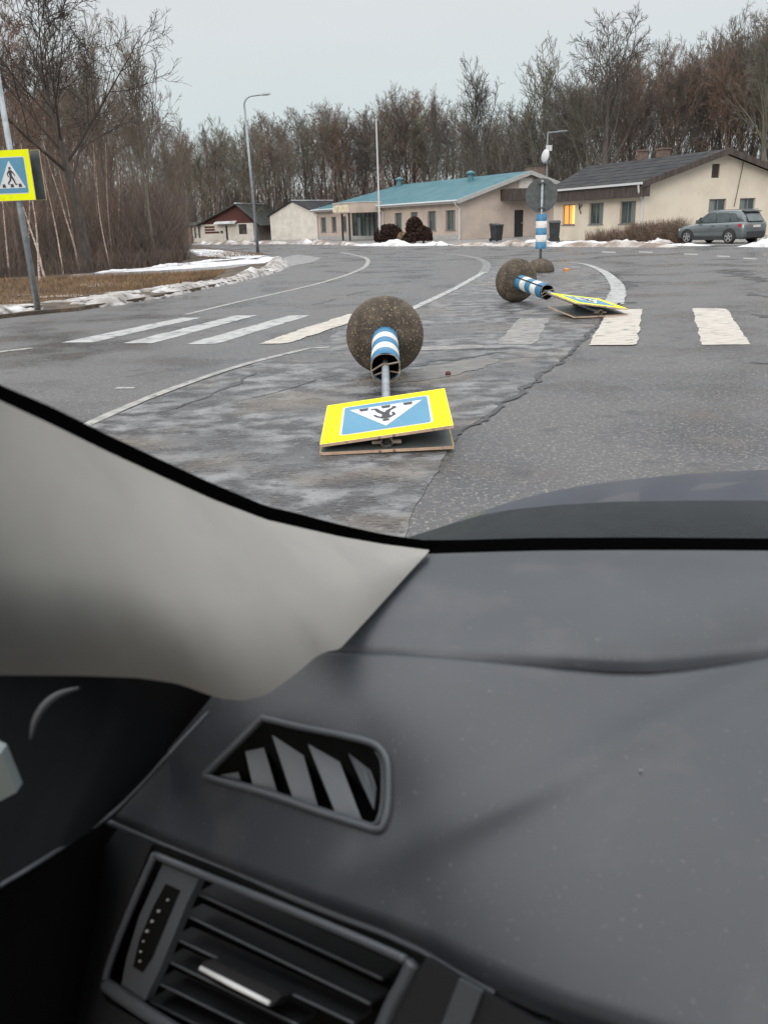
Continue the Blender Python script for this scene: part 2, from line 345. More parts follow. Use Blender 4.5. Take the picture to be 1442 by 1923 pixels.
for k, (u, v) in enumerate([(40, 572), (190, 543), (188, 540), (60, 560), (215, 556), (120, 563), (290, 548), (345, 540), (20, 583)]):
    c = G(u, v); rr = .18 + .12 * (k % 3)
    sheet('snow', [c + Vector((cos(a) * rr * 1.6, sin(a) * rr, 0)) for a in [i * pi / 8 for i in range(16)]], .086 + .001 * k, M['snow_dirty'], kind='stuff', jit=.12, step=.1, seed=20 + k)
sheet('slush', gp((505, 512), (545, 500), (590, 492), (605, 484), (560, 478), (520, 486), (527, 497)), .004, M['slush'], kind='structure', jit=.15, step=.3, seed=9)

# dry grass on the verge
def blades(name, n, sampler, h0, h1, wd, m, seed, lean=.5, fork=0):
    r = random.Random(seed); vs = []; fs = []
    for _ in range(n):
        p = sampler(r); h = r.uniform(h0, h1); a = r.uniform(0, 2 * pi); le = r.uniform(0, lean) * h; b = r.uniform(0, 2 * pi)
        wv = Vector((cos(a), sin(a), 0)) * wd; k = len(vs); t = Vector((cos(b) * le, sin(b) * le, h))
        vs += [p - wv, p + wv, p + t * .55 + wv * .7, p + t * .55 - wv * .7 + Vector((0, 0, .0)), p + t + Vector((cos(b) * le * .4, sin(b) * le * .4, -.02))]
        fs += [(k, k + 1, k + 2, k + 3), (k + 3, k + 2, k + 4)]
        for j in range(fork):
            c = r.uniform(.35, .85); d = Vector((r.uniform(-1, 1), r.uniform(-1, 1), r.uniform(.4, 1.4))).normalized() * h * r.uniform(.2, .5); q = p + t * c; k = len(vs)
            vs += [q - wv * .5, q + wv * .5, q + d]; fs += [(k, k + 1, k + 2)]
    o = me_obj(name, vs, fs, m); return o
def strip_sampler(near, far, z=.07, bias=1.0):
    near = resample(near, n=60); far = resample(far, n=60)
    def f(r):
        t = r.random() * 58.99; i = int(t); s = r.random() ** bias
        a = near[i].lerp(near[i + 1], t - i); b = far[i].lerp(far[i + 1], t - i); p = a.lerp(b, s); p.z = z
        return p
    return f
tag(blades('dry_grass', 26000, strip_sampler(gp((-120, 590), (0, 583), (70, 577), (160, 565), (260, 549), (340, 538), (400, 528)), gp((-120, 540), (0, 530), (100, 526), (200, 522), (300, 519), (380, 516), (425, 512))), .04, .17, .006, M['grass'], 11, .8), 'dry straw coloured grass on the left verge', kind='stuff')
tag(blades('dry_grass', 1800, strip_sampler(gp((380, 492), (440, 486), (500, 482)), gp((380, 478), (430, 474), (490, 480))), .04, .15, .01, M['grass'], 12, .8), 'dry grass tufts poking through snow by the lamp post', kind='stuff')
tag(blades('brushwood', 6500, strip_sampler(gp((-150, 540), (0, 527), (100, 521), (200, 513), (280, 503), (360, 490)), [Vector((-30, 45, 0)), Vector((-24, 46, 0)), Vector((-19, 47, 0)), Vector((-14.5, 48, 0)), Vector((-11.5, 52, 0))]), .5, 2.2, .009, M['brush'], 13, .9, 4), 'brown leafless brushwood under the trees on the left', kind='stuff')
tag(blades('brushwood', 2600, strip_sampler(gp((0, 520), (100, 516), (200, 508), (290, 499), (330, 490)), gp((0, 500), (100, 500), (200, 494), (300, 480), (345, 476))), 1.6, 4.2, .010, M['brush'], 14, .7, 7), 'tall brown saplings filling the grove on the left', kind='stuff')
tag(blades('brushwood', 2600, strip_sampler(gp((-100, 540), (0, 527), (100, 523), (200, 514), (290, 505), (340, 497)), gp((-100, 532), (0, 522), (100, 517), (200, 508), (290, 500), (350, 488))), .2, .8, .008, M['brush'], 15, .6, 4), 'low reddish brush along the edge of the grove', kind='stuff')
# ---------------------------------------------------------------- buildings
M['wall_beige'] = mat('wall_beige_render', (.56, .46, .395), (.48, .40, .345), rough=.9, scale=.8, detail=8, bump=.3, bscale=40, speck=[(2.5, .6, .7, (.38, .32, .28), 8, .5)])
M['wall_cream'] = mat('wall_cream_render', (.76, .675, .56), (.69, .605, .495), rough=.9, scale=.7, detail=8, bump=.25, bscale=40, speck=[(2.2, .62, .72, (.58, .5, .39), 8, .5)])
M['wall_white'] = mat('wall_whitewash', (.74, .70, .64), (.64, .60, .54), rough=.9, scale=1.1, detail=9, bump=.3, bscale=20, speck=[(3, .6, .7, (.38, .33, .28), 8, .6)])
M['turq'] = mat('turquoise_sheet_roof', (.085, .205, .245), (.12, .24, .275), rough=.5, scale=.5, bump=.3, bscale=4, stretch=(2, 2, 2), spec=.3)
M['darkroof'] = mat('dark_sheet_roof', (.034, .035, .040), (.052, .052, .055), spec=.2, rough=.9, scale=1.2, detail=9, bump=.5, bscale=6, speck=[(1, .6, .7, (.09, .10, .07), 8, .5)])
M['mossroof'] = mat('mossy_roof', (.055, .065, .05), (.08, .08, .075), rough=.9, scale=1.0, bump=.5, bscale=8)
M['trim'] = mat('painted_trim', (.45, .45, .44), (.38, .38, .37), rough=.6, scale=4)
M['trim_white'] = mat('white_gutter', (.62, .63, .64), rough=.4)
M['darkwood'] = mat('dark_wood', (.055, .042, .038), (.09, .072, .064), rough=.85, scale=2, detail=9, stretch=(4, 4, .6))
M['redwood'] = mat('red_wood', (.105, .036, .030), (.08, .028, .024), rough=.8, scale=2, stretch=(6, 6, .6))
M['reddoor'] = mat('red_door', (.26, .03, .035), (.2, .028, .03), rough=.6, scale=2, stretch=(6, 6, .6))
M['boards'] = mat('beige_boards', (.38, .27, .20), (.28, .2, .15), rough=.85, scale=2, stretch=(6, 6, .5))
M['glass'] = mat('window_glass', (.05, .07, .07), (.09, .12, .11), rough=.12, scale=1.2, spec=.6)
M['curtain'] = mat('pale_curtain', (.24, .27, .26), (.14, .17, .16), rough=.8, scale=3, stretch=(8, 8, .3))
M['darkframe'] = mat('dark_frame', (.035, .035, .038), rough=.5)
M['greyframe'] = mat('grey_frame', (.20, .21, .215), rough=.5)
M['lit'] = mat('lit_window', (.6, .3, .08), rough=.6, emit=((1.0, .42, .09), .75))
M['litcurtain'] = mat('lit_curtain', (.8, .5, .15), rough=.8, emit=((1.0, .62, .2), 1.0))
M['black'] = mat('black_door', (.012, .012, .014), (.02, .02, .022), rough=.6, scale=3)
M['brick'] = mat('chimney_brick', (.20, .14, .11), (.14, .10, .085), rough=.95, scale=7, bump=.6, bscale=20, speck=[(9, .58, .66, (.3, .27, .24), 6, .6)])
M['letters'] = mat('lit_letters', (.8, .76, .6), rough=.5, emit=((1.0, .88, .55), .3))
M['bin'] = mat('bin_plastic', (.022, .025, .028), (.035, .038, .042), rough=.6, scale=3)
M['leafbrown'] = mat('brown_thuja', (.050, .024, .016), (.025, .013, .010), rough=.95, scale=6)
M['straw'] = mat('straw', (.36, .27, .17), (.26, .18, .1), rough=.95, scale=4)
M['hedge'] = mat('hedge_twigs', (.22, .16, .12), (.15, .105, .08), rough=.95, scale=2)

def frame_at(A, ex, name):
    """Empty whose x axis runs along ex, y axis to the left of it (inwards), z up"""
    ex = Vector((ex.x, ex.y, 0)).normalized(); ey = Vector((-ex.y, ex.x, 0)); m = Matrix(((ex.x, ey.x, 0, A.x), (ex.y, ey.y, 0, A.y), (0, 0, 1, 0), (0, 0, 0, 1)))
    return empty(name, mat=m), m
def hole_wall(mb, L, hts, holes, t=.25, y=0.0, axis='x', x0=0.0, flip=False):
    """wall along x (at y) from x0 to L, top hts(x), rectangular holes [(xa,xb,za,zb)]; axis 'y' swaps x,y"""
    xs = sorted({x0, L} | {h[0] for h in holes} | {h[1] for h in holes} | set(hts.get('k', [])))
    top = hts['f']
    def P(a, b, z): return (a, b, z) if axis == 'x' else (b, a, z)
    for a, b in zip(xs, xs[1:]):
        hs = sorted([h for h in holes if h[0] <= a + 1e-6 and h[1] >= b - 1e-6], key=lambda h: h[2]); z = -.3
        segs = []
        for h in hs: segs.append((z, z, h[2], h[2])); z = h[3]
        segs.append((z, z, top(a), top(b)))
        for za, zb, zc, zd in segs:
            y0, y1 = (y, y + t)
            p = [P(a, y0, za), P(b, y0, zb), P(b, y1, zb), P(a, y1, za), P(a, y0, zc), P(b, y0, zd), P(b, y1, zd), P(a, y1, zc)]
            mb.hexa(p)
def window(root, axis, xa, xb, za, zb, y, sgn, fr='greyframe', pane='glass', mull=1, curtain=True, sill=True, bar=False, recess=.12):
    """window part with pane and sill sub-parts; sgn = outward direction along the other axis"""
    def B(mb, a0, a1, d0, d1, z0, z1):
        lo_, hi_ = sorted((y + sgn * d0, y + sgn * d1))
        if axis == 'x': mb.box(a0, a1, lo_, hi_, z0, z1)
        else: mb.box(lo_, hi_, a0, a1, z0, z1)
    r0, r1 = -recess - .05, -recess
    f = MB(); w_ = .06
    B(f, xa, xb, r0, r1, za, za + w_); B(f, xa, xb, r0, r1, zb - w_, zb); B(f, xa, xa + w_, r0, r1, za + w_, zb - w_); B(f, xb - w_, xb, r0, r1, za + w_, zb - w_)
    for i in range(mull):
        c = xa + (xb - xa) * (i + 1) / (mull + 1) + (.08 * (xb - xa) if mull == 1 else 0); B(f, c - .035, c + .035, r0, r1 + .004, za + w_, zb - w_)
    if bar: B(f, xa + w_, xb - w_, r0, r1 + .002, (za + zb) / 2 - .025, (za + zb) / 2 + .025)
    fo = f.build('window', M[fr], root)
    g = MB(); B(g, xa + w_, xb - w_, r0 - .03, r0 + .02, za + w_, zb - w_); g.build('pane', M[pane], fo)
    if sill:
        s = MB(); B(s, xa - .06, xb + .06, -recess, .05, za - .04, za); s.build('sill', M['greyframe'], fo)
    if curtain:
        c = MB(); a0, a1 = xa + w_, xa + w_ + (xb - xa) * (.36 if pane != 'lit' else .3)
        B(c, a0, a1, r0 + .021, r0 + .026, za + w_, zb - w_)
        c.build('curtain', M['curtain' if pane != 'lit' else 'litcurtain'], fo)
    return fo
def slab(mb, pts, t=.08):
    """roof slab: quad/polygon in 3D thickened downwards"""
    pts = [Vector(p) for p in pts]; n = len(pts); lowp = [p - Vector((0, 0, t)) for p in pts]
    mb.add(pts + lowp, [tuple(range(n)), tuple(reversed(range(n, 2 * n)))] + [(i, i + n, (i + 1) % n + n, (i + 1) % n) for i in range(n)])

# --- driving school: beige walls, turquoise roof. x = along the front, y = gable depth (negative y is left of x, so use mirrored frame)
A1 = Vector((6.79, 71.32, 0)); D1 = Vector((-.4731, .881, 0))
# local frame: X = into the building along the gable (.881,.4731), Y = along the front away from the viewer
B1, mB1 = frame_at(A1, Vector((.881, .4731, 0)), 'driving_school')
tag(B1, 'long low beige building with turquoise roof and lit lettering over its canopy', 'building')
L1, W1, EV, RD = 26.9, 13.3, 3.0, 4.95
mb = MB()
fw = [(.62, 2.03, .72, 2.25), (3.5, 4.82, .72, 2.25), (6.42, 7.64, .74, 2.25), (9.13, 10.42, .76, 2.25), (13.64, 18.91, 0.0, 2.55), (20.08, 21.04, .76, 2.2), (22.38, 23.51, .76, 2.2), (24.79, 26.11, .76, 2.2)]
hole_wall(mb, L1, {'f': lambda x: EV}, fw, axis='y', t=.25, y=0)
gt = lambda y: EV + (RD - EV) * (1 - abs(y - W1 / 2) / (W1 / 2))
hole_wall(mb, W1, {'f': gt, 'k': [W1 / 2]}, [(5.37, 6.31, 0.0, 2.1)], axis='x', t=.25, y=0, x0=.25)
mb.box(W1 - .25, W1, .25, L1, -.3, EV); mb.box(.25, W1 - .25, L1 - .25, L1, -.3, EV)
mb.build('wall', M['wall_beige'], B1)
mb = MB(); o_ = .45; hipy = L1 - 6.0
z_e = EV - .02; sl_ = (RD - EV) / (W1 / 2)
ez = EV - o_ * sl_ + .12; rz = RD + .12
slab(mb, [(-o_, -o_, ez), (-o_, L1 + o_, ez), (W1 / 2, hipy, rz), (W1 / 2, -o_, rz)])
slab(mb, [(W1 / 2, -o_, rz), (W1 / 2, hipy, rz), (W1 + o_, L1 + o_, ez), (W1 + o_, -o_, ez)])
slab(mb, [(-o_, L1 + o_, ez), (W1 + o_, L1 + o_, ez), (W1 / 2, hipy, rz)])
for i in range(1, 54):   # standing seams
    yy = -o_ + i * .5
    f_ = 1.0 if yy < hipy else max(0, (L1 + o_ - yy) / (L1 + o_ - hipy))
    x1 = -o_ + (W1 / 2 + o_) * f_; z1 = ez + (rz - ez) * f_
    if f_ > .05: mb.hexa([(-o_, yy, ez + .001), (x1, yy, z1 + .001), (x1, yy + .03, z1 + .001), (-o_, yy + .03, ez + .001), (-o_, yy, ez + .03), (x1, yy, z1 + .03), (x1, yy + .03, z1 + .03), (-o_, yy + .03, ez + .03)])
rf = mb.build('roof', M['turq'], B1)
mb = MB()
for s in (0, 1):
    xa, xb = (-o_, W1 / 2) if s == 0 else (W1 + o_, W1 / 2)
    mb.hexa([(xa, -o_ - .05, ez - .30), (xb, -o_ - .05, rz - .30), (xb, -o_, rz - .30), (xa, -o_, ez - .30), (xa, -o_ - .05, ez + .02), (xb, -o_ - .05, rz + .02), (xb, -o_, rz + .02), (xa, -o_, ez + .02)])
mb.build('bargeboard', M['trim'], B1)
mb = MB(); mb.box(-o_ - .05, -.02, -o_ + .01, L1 + o_, ez - .24, ez - .09); mb.build('soffit', M['trim'], B1)
mb = MB(); mb.tube([(-o_ - .1, -o_, ez - .06), (-o_ - .1, L1 + o_, ez - .06)], .07, 8); mb.build('gutter', M['trim_white'], B1)
for yy in (-.12, 12.4, 26.8):
    mb = MB(); mb.tube([(-o_ - .1, yy, ez - .1), (-o_ - .02, yy, ez - .35), (-.09, yy, ez - .65), (-.09, yy, .1), (-.22, yy, .0)], .055, 8); mb.build('downpipe', M['trim_white'], B1)
for k, (a, b, c, d) in enumerate(fw):
    if k == 4: continue
    window(B1, 'y', a, b, c, d, 0, -1, fr='greyframe', mull=1, recess=.14)
# glazed entrance
mb = MB(); a, b = 13.64, 18.91
for i in range(7):
    y_ = a + (b - a - .1) * i / 6; mb.box(.10, .2, y_, y_ + .1, 0, 2.55)
mb.box(.11, .19, a, b, 2.05, 2.14); mb.box(.11, .19, a, b, 2.46, 2.55); mb.box(.11, .19, a, b, .0, .12)
en = mb.build('entrance_door', M['darkframe'], B1)
mb = MB(); mb.box(.14, .16, a, b, .1, 2.5); mb.build('pane', M['glass'], en)
for y_ in (14.7, 15.6, 17.3):
    mb = MB(); mb.box(.125, .139, y_, y_ + .6, .14, 2.03); mb.build('curtain', M['curtain'], en)
# canopy with rounded near corner and lettering
ca, cb, cz0, cz1, co_ = 12.75, 16.7, 2.42, 3.28, 3.05
pl = [(-.02, ca), (-co_ + .7, ca)] + [(-co_ + .7 - .7 * sin(t * pi / 12), ca + .7 - .7 * cos(t * pi / 12)) for t in range(1, 7)] + [(-co_, cb - .1), (-co_ + .1, cb), (-.02, cb)]
v_, f_ = prism(pl, cz0, cz1, lambda a, b, z: (a, b, z)); cp = MB().add(v_, f_).build('canopy', M['wall_beige'], B1)
v_, f_ = prism([(x - (.05 if x < -.1 else 0), y - (.05 if y < 14 else -.05)) for x, y in pl], cz1, cz1 + .06, lambda a, b, z: (a, b, z)); MB().add(v_, f_).build('edge_flashing', M['trim_white'], cp)
for y_ in (15.2, 13.75):
    mb = MB(); mb.box(-co_ + .12, -co_ + .26, y_ - .07, y_ + .07, -.1, cz0); mb.build('column', M['darkframe'], B1)
fc = bpy.data.curves.new('t', 'FONT'); fc.body = 'AUTOKOOL'; fc.size = .92; fc.extrude = .01; fc.space_character = 1.3; fc.offset = .0
fo_ = bpy.data.objects.new('t', fc); COL.objects.link(fo_); bpy.context.view_layer.update()
tm = bpy.data.meshes.new_from_object(fo_.evaluated_get(bpy.context.evaluated_depsgraph_get())); bpy.data.objects.remove(fo_)
tw = max(v.co.x for v in tm.vertices)
ys = (cb - 1.2) - (ca + .75)
tv = [(-co_ - .05 - v.co.z, cb - .12 - v.co.x / tw * (cb - ca - .65), cz0 + .12 + v.co.y * .88) for v in tm.vertices]
me_obj('lettering', tv, [tuple(p.vertices) for p in tm.polygons], M['letters'], B1)
# gable: door, dark porch, pale panel, vents
mb = MB(); mb.box(5.37, 6.31, .08, .14, 0, 2.1); dr = mb.build('door', M['black'], B1)
mb = MB(); mb.box(6.15, 6.2, .02, .08, 1.0, 1.15); mb.build('handle', M['galv'], dr)
mb = MB(); mb.box(3.95, 9.2, -1.3, -.002, 2.85, 3.72); mb.build('porch', M['darkwood'], B1)
mb = MB(); mb.box(5.75, 7.1, -.05, -.003, 3.74, 4.55); mb.build('gable_panel', M['wall_white'], B1)
mb = MB(); mb.box(8.3, 8.4, -.06, 0.0, 0, 2.85); mb.build('corner_board', M['trim_white'], B1)
for yy, xx in ((6.2, 5.3), (20.2, 6.2)):
    z_ = ez + (xx + o_) * (rz - ez) / (W1 / 2 + o_)
    mb = MB(); mb.lathe([(.0, z_ - .2), (.26, z_ - .2), (.26, z_ + .55), (.42, z_ + .55), (.42, z_ + .68), (.0, z_ + .84)], 12, Matrix.Translation((xx, yy, 0))); mb.build('roof_vent', M['turq'], B1)
mb = MB(); mb.box(-.03, 0, -.03, L1, -.1, .35); mb.build('plinth', M['trim'], B1)
mb = MB(); mb.lathe([(0, 0), (.07, .02), (.09, .1), (0, .12)], 8, Matrix.Translation((-.15, 11.3, 2.6))); mb.build('wall_lamp', M['trim_white'], B1)

# --- cream house with dark roof (right)
A2 = Vector((15.18, 50.84, 0)); E2 = Vector((-.3387, .9409, 0))
B2, mB2 = frame_at(A2, Vector((.9409, .3387, 0)), 'cream_house')
tag(B2, 'cream rendered house with dark pitched roof and one window glowing orange', 'house')
L2, W2, EV2, RD2 = 9.55, 10.4, 3.1, 4.62
mb = MB()
f2 = [(.67, 2.2, .95, 2.2), (3.87, 5.41, .95, 2.2), (7.0, 8.5, .95, 2.2)]
hole_wall(mb, L2, {'f': lambda x: EV2}, f2, axis='y', t=.25, y=0)
gt2 = lambda y: EV2 + (RD2 - EV2) * (1 - abs(y - W2 / 2) / (W2 / 2))
g2 = [(4.55, 5.1, 3.3, 4.05), (4.5 + .05, 5.78, 1.05, 2.15), (6.77, 7.92, 1.05, 2.15)]
g2 = [(4.55, 5.1, 3.3, 4.05), (4.55, 5.1, 1.05, 2.15), (5.1, 5.78, 1.05, 2.15), (6.77, 7.92, 1.05, 2.15)]
hole_wall(mb, W2, {'f': gt2, 'k': [W2 / 2]}, g2, axis='x', t=.25, y=0, x0=.25)
mb.box(W2 - .25, W2, .25, L2, -.3, EV2); mb.box(.25, W2 - .25, L2 - .25, L2, -.3, EV2)
mb.build('wall', M['wall_cream'], B2)
o2 = .55; s2 = (RD2 - EV2) / (W2 / 2); ez2 = EV2 - o2 * s2 + .2; rz2 = RD2 + .2
mb = MB(); hy = 13.8
slab(mb, [(-o2, -o2, ez2), (-o2, L2 + .15, ez2), (W2 / 2, hy, rz2), (W2 / 2, -o2, rz2)], .1)
slab(mb, [(W2 / 2, -o2, rz2), (W2 / 2, hy, rz2), (W2 + o2, hy, ez2), (W2 + o2, -o2, ez2)], .1)
slab(mb, [(-o2, L2 + .15, ez2), (W2 + o2, hy + .8, ez2), (W2 / 2, hy, rz2)], .1)
rows = 7
for i in range(rows):   # overlapping sheet courses
    t0 = i / rows; x0_, x1_ = -o2 + (W2 / 2 + o2) * t0, -o2 + (W2 / 2 + o2) * (t0 + 1 / rows * .92)
    z0_, z1_ = ez2 + (rz2 - ez2) * t0, ez2 + (rz2 - ez2) * (t0 + 1 / rows * .92); yl = L2 + (hy - L2) * t0 - .3
    mb.hexa([(x0_, -o2 + .02, z0_ + .002), (x1_, -o2 + .02, z1_ + .002), (x1_, yl, z1_ + .002), (x0_, yl, z0_ + .002), (x0_, -o2 + .02, z0_ + .018), (x1_, -o2 + .02, z1_ + .01), (x1_, yl, z1_ + .01), (x0_, yl, z0_ + .018)])
rf2 = mb.build('roof', M['darkroof'], B2)
for (xx, yy, sx_, hz) in ((5.0, 7.3, .45, 5.3), (5.2, 5.3, .75, 5.25)):
    mb = MB(); mb.box(xx, xx + .5, yy, yy + sx_, 3.6, hz); mb.box(xx - .06, xx + .56, yy - .06, yy + sx_ + .06, hz, hz + .1); mb.build('chimney', M['brick'], rf2)
mb = MB()
for s in (0, 1):
    xa, xb = (-o2, W2 / 2) if s == 0 else (W2 + o2, W2 / 2)
    mb.hexa([(xa, -o2 - .05, ez2 - .30), (xb, -o2 - .05, rz2 - .30), (xb, -o2 - .003, rz2 - .30), (xa, -o2 - .003, ez2 - .30), (xa, -o2 - .05, ez2 + .04), (xb, -o2 - .05, rz2 + .04), (xb, -o2 - .003, rz2 + .04), (xa, -o2 - .003, ez2 + .04)])
mb.build('bargeboard', M['darkwood'], B2)
mb = MB(); mb.box(-o2 + .02, -.003, -o2 + .02, L2 + .05, ez2 - .75, ez2 - .12); mb.build('eave_fascia', M['darkwood'], B2)
mb = MB(); mb.box(-o2 - .14, -o2 - .003, -o2 - .04, L2 + .1, ez2 - .12, ez2 + .0); mb.build('gutter', M['trim_white'], B2)
mb = MB(); mb.tube([(-o2 - .07, -.3, ez2 - .1), (-o2 + 0.0, -.28, ez2 - .5), (-.09, -.03, ez2 - .95), (-.09, -.03, .05)], .06, 8); mb.build('downpipe', M['trim_white'], B2)
for k, (a, b, c, d) in enumerate(f2):
    wo = window(B2, 'y', a, b, c, d, 0, -1, fr='greyframe' if k < 2 else 'boards', pane='glass' if k < 2 else 'lit', mull=1)
    if k == 2: wo['label'] = 'window glowing warm orange from a lamp inside'
window(B2, 'x', 4.55, 5.78, 1.05, 2.15, 0, -1, mull=1); window(B2, 'x', 6.77, 7.92, 1.05, 2.15, 0, -1, mull=1)
mb = MB()
for i in range(9): mb.box(4.56, 5.09, .06, .1, 3.31 + i * .082, 3.37 + i * .082)
mb.box(4.55, 5.1, .1, .12, 3.3, 4.05); mb.build('attic_vent', M['darkwood'], B2)
mb = MB(); mb.tube([(6.75, -.05, 4.35), (6.6, -.04, 3.3), (6.35, -.04, 1.7)], .018, 5); mb.build('cable', M['darkframe'], B2)
mb = MB(); mb.tube([(-.03, 6.5, 2.2), (-.12, 6.35, 1.95), (-.04, 6.25, 1.6)], .03, 5); mb.tube([(-.03, 6.2, 2.15), (-.1, 6.35, 1.9)], .03, 5); mb.build('wall_bracket', M['darkframe'], B2)

# big brick chimney between the two, dish, mast
ch = tag(empty('brick_chimney', (13.6, 76.5, 0)), 'broad brick chimney stack rising between the turquoise and the dark roof', 'chimney')
mb = MB(); mb.box(-.75, 1.0, -.6, .6, 0, 5.5); mb.build('stack', M['brick'], ch)
mb = MB(); mb.box(-.83, 1.08, -.68, .68, 5.5, 5.6); mb.build('cap', M['concrete_edge'], ch)
bt = Vector((14.45, 75.8, 0))
ms = tag(empty('antenna_mast', bt), 'thin steel mast with a bent top arm beside the brick chimney', 'mast')
zt = HGT(1030, 249, bt); mb = MB(); mb.tube([(0, 0, 3), (0, 0, zt)], .06, 6); mb.build('pole', M['galv'], ms)
mb = MB(); mb.tube([(0, 0, zt), (1.55, .1, zt + .06)], .045, 6); mb.box(.9, 1.6, .02, .2, zt + .08, zt + .15); mb.build('arm', M['galv'], ms)
zd = HGT(1026, 294, bt)
dh = tag(empty('satellite_dish', bt + Vector((-.25, -.35, zd))), 'white satellite dish on the thin mast above the brick chimney', 'satellite dish')
rm = Matrix.Rotation(radians(-66), 4, 'Z') @ Matrix.Rotation(radians(82), 4, 'X')
mb = MB(); mb.lathe([(0, .10), (.2, .08), (.4, .03), (.55, -.03), (.57, -.02), (.4, .05), (.2, .11), (0, .13)], 20, rm); mb.build('reflector', M['trim_white'], dh, True)
mb = MB(); mb.tube([rm @ Vector((0, -.5, 0)), rm @ Vector((0, -.45, -.45))], .02, 5); mb.build('bracket', M['galv'], dh)
ab = tag(empty('antenna_box', bt + Vector((.08, -.12, HGT(1032, 278, bt)))), 'small white antenna box on the mast just above the dish', 'antenna')
mb = MB(); mb.box(-.22, .26, -.08, .08, -.22, .2); mb.build('housing', M['trim_white'], ab); mb = MB(); mb.tube([(0, .1, -.1), (0, .16, -.1)], .05, 6); mb.build('clamp', M['galv'], ab)

# --- old shed with red gable (far left)
gA, gB = G(380, 455), G(478, 452); ex = (gB - gA)
B3, mB3 = frame_at(gA, ex, 'old_shed'); W3 = ex.length
tag(B3, 'old whitewashed shed with dark red wooden gable and mossy roof', 'shed')
ev3, rd3, L3 = 1.95, 4.0, 9.0
mb = MB()
hole_wall(mb, W3, {'f': lambda x: ev3}, [(4.75, 5.75, .75, 1.85), (3.1, 3.35, 0, 1.75)], axis='x', t=.25)
mb.box(0, .25, .25, L3, -.3, ev3); mb.box(W3 - .25, W3, .25, L3, -.3, ev3); mb.build('wall', M['wall_white'], B3)
v_, f_ = prism([(0, ev3), (W3, ev3), (W3 * .72, rd3)], .02, .12, lambda a, b, y: (a, y, b)); MB().add(v_, f_).build('gable', M['redwood'], B3)
mb = MB(); r3 = W3 * .72; o3 = .5
slab(mb, [(-o3, -.5, ev3 - .05), (-o3 - 3.2, L3, ev3 - .05), (r3, L3, rd3 + .1), (r3, -.5, rd3 + .1)][::-1], .1)
slab(mb, [(r3, -.5, rd3 + .1), (r3, L3, rd3 + .1), (W3 + o3 + .6, L3, ev3 - .3), (W3 + o3 + .6, -.5, ev3 - .3)][::-1], .1)
rf3 = mb.build('roof', M['mossroof'], B3)
mb = MB(); mb.box(r3 - .1, r3 + .1, -.45, L3, rd3 + .08, rd3 + .2); mb.build('ridge_snow', M['snow'], rf3)
mb = MB(); mb.box(r3 - 1.6, r3 - 1.0, 5.2, 5.9, rd3 - 1, rd3 + .55); mb.build('chimney', M['brick'], rf3)
window(B3, 'x', 4.75, 5.75, .75, 1.85, 0, -1, fr='redwood', mull=2, bar=True, curtain=False, sill=False)
mb = MB(); mb.box(3.1, 3.35, .1, .15, 0, 1.75); mb.build('door', M['black'], B3)
mb = MB(); mb.hexa([(2.0, -.7, 1.93), (4.6, -.7, 1.93), (4.6, -.003, 2.13), (2.0, -.003, 2.13), (2.0, -.7, 2.05), (4.6, -.7, 2.05), (4.6, -.003, 2.25), (2.0, -.003, 2.25)]); mb.build('snowy_awning', M['snow'], B3)
mb = MB()
for i, (a, b) in enumerate(((.5, 1.75), (.5, 1.75), (.5, 2.3))): mb.box(a, b + (0 if i else 0), -.04, -.004, 1.55 - i * .3, 1.75 - i * .3)
mb.build('red_boards', M['redwood'], B3)
mb = MB(); mb.box(2.5, 2.75, -.1, -.004, .95, 1.2); mb.build('meter_box', M['darkframe'], B3)
# annex of boards
an = tag(empty('board_lean_to', mat=mB3 @ Matrix.Translation((-4.4, .6, 0))), 'beige boarded lean-to at the left end of the red gabled shed', 'shed')
mb = MB(); mb.box(0, 2.9, 0, .15, -.3, 1.85)
for i in range(11): mb.box(.02 + i * .265, .24 + i * .265, -.02, -.001, 0, 1.8)
mb.build('wall', M['boards'], an); mb = MB(); slab(mb, [(-.2, -.3, 1.9), (4.3, -.3, 1.95), (4.3, 4, 2.3), (-.2, 4, 2.3)], .1); mb.build('roof', M['mossroof'], an)
mb = MB(); mb.box(1.0, 2.0, -.05, -.021, .9, 1.65); mb.build('shutter', M['darkwood'], an)
mb = MB(); mb.box(3.0, 4.3, .02, .14, 0, 1.9); mb.build('side_wall', M['wall_white'], an)
mb = MB()
for x_ in (3.25, 3.75): mb.box(x_, x_ + .18, -.02, .018, .5, 1.7)
mb.build('window', M['glass'], an)
# --- white garage with red doors
gA, gB = G(510, 451), G(599.5, 449); ex = (gB - gA)
B4, mB4 = frame_at(gA, ex, 'white_garage'); W4 = ex.length
tag(B4, 'white gabled garage with red side doors and a dark roof', 'garage')
ev4, rd4, L4 = 2.62, 4.0, 7.0
mb = MB(); hole_wall(mb, W4, {'f': lambda x: ev4 + (rd4 - ev4) * (1 - abs(x - W4 / 2) / (W4 / 2)), 'k': [W4 / 2]}, [], axis='x', t=.25)
hole_wall(mb, L4, {'f': lambda x: ev4}, [(.5, 3.2, 0, 2.05), (3.5, 6.2, 0, 2.05)], axis='y', t=.25, x0=.25)
mb.box(W4 - .25, W4, .25, L4, -.3, ev4); mb.build('wall', M['wall_white'], B4)
for (a, b) in ((.5, 3.2), (3.5, 6.2)):
    mb = MB(); n = 10
    for i in range(n): mb.box(.06, .11, a + (b - a) * i / n + .01, a + (b - a) * (i + 1) / n - .01, 0, 2.05)
    mb.box(.11, .13, a, b, 0, 2.05); d_ = mb.build('door', M['reddoor'], B4)
    mb = MB(); mb.box(.04, .059, (a + b) / 2 - .03, (a + b) / 2 + .03, 0, 2.05); mb.build('door_post', M['trim'], d_)
mb = MB(); o4 = .3
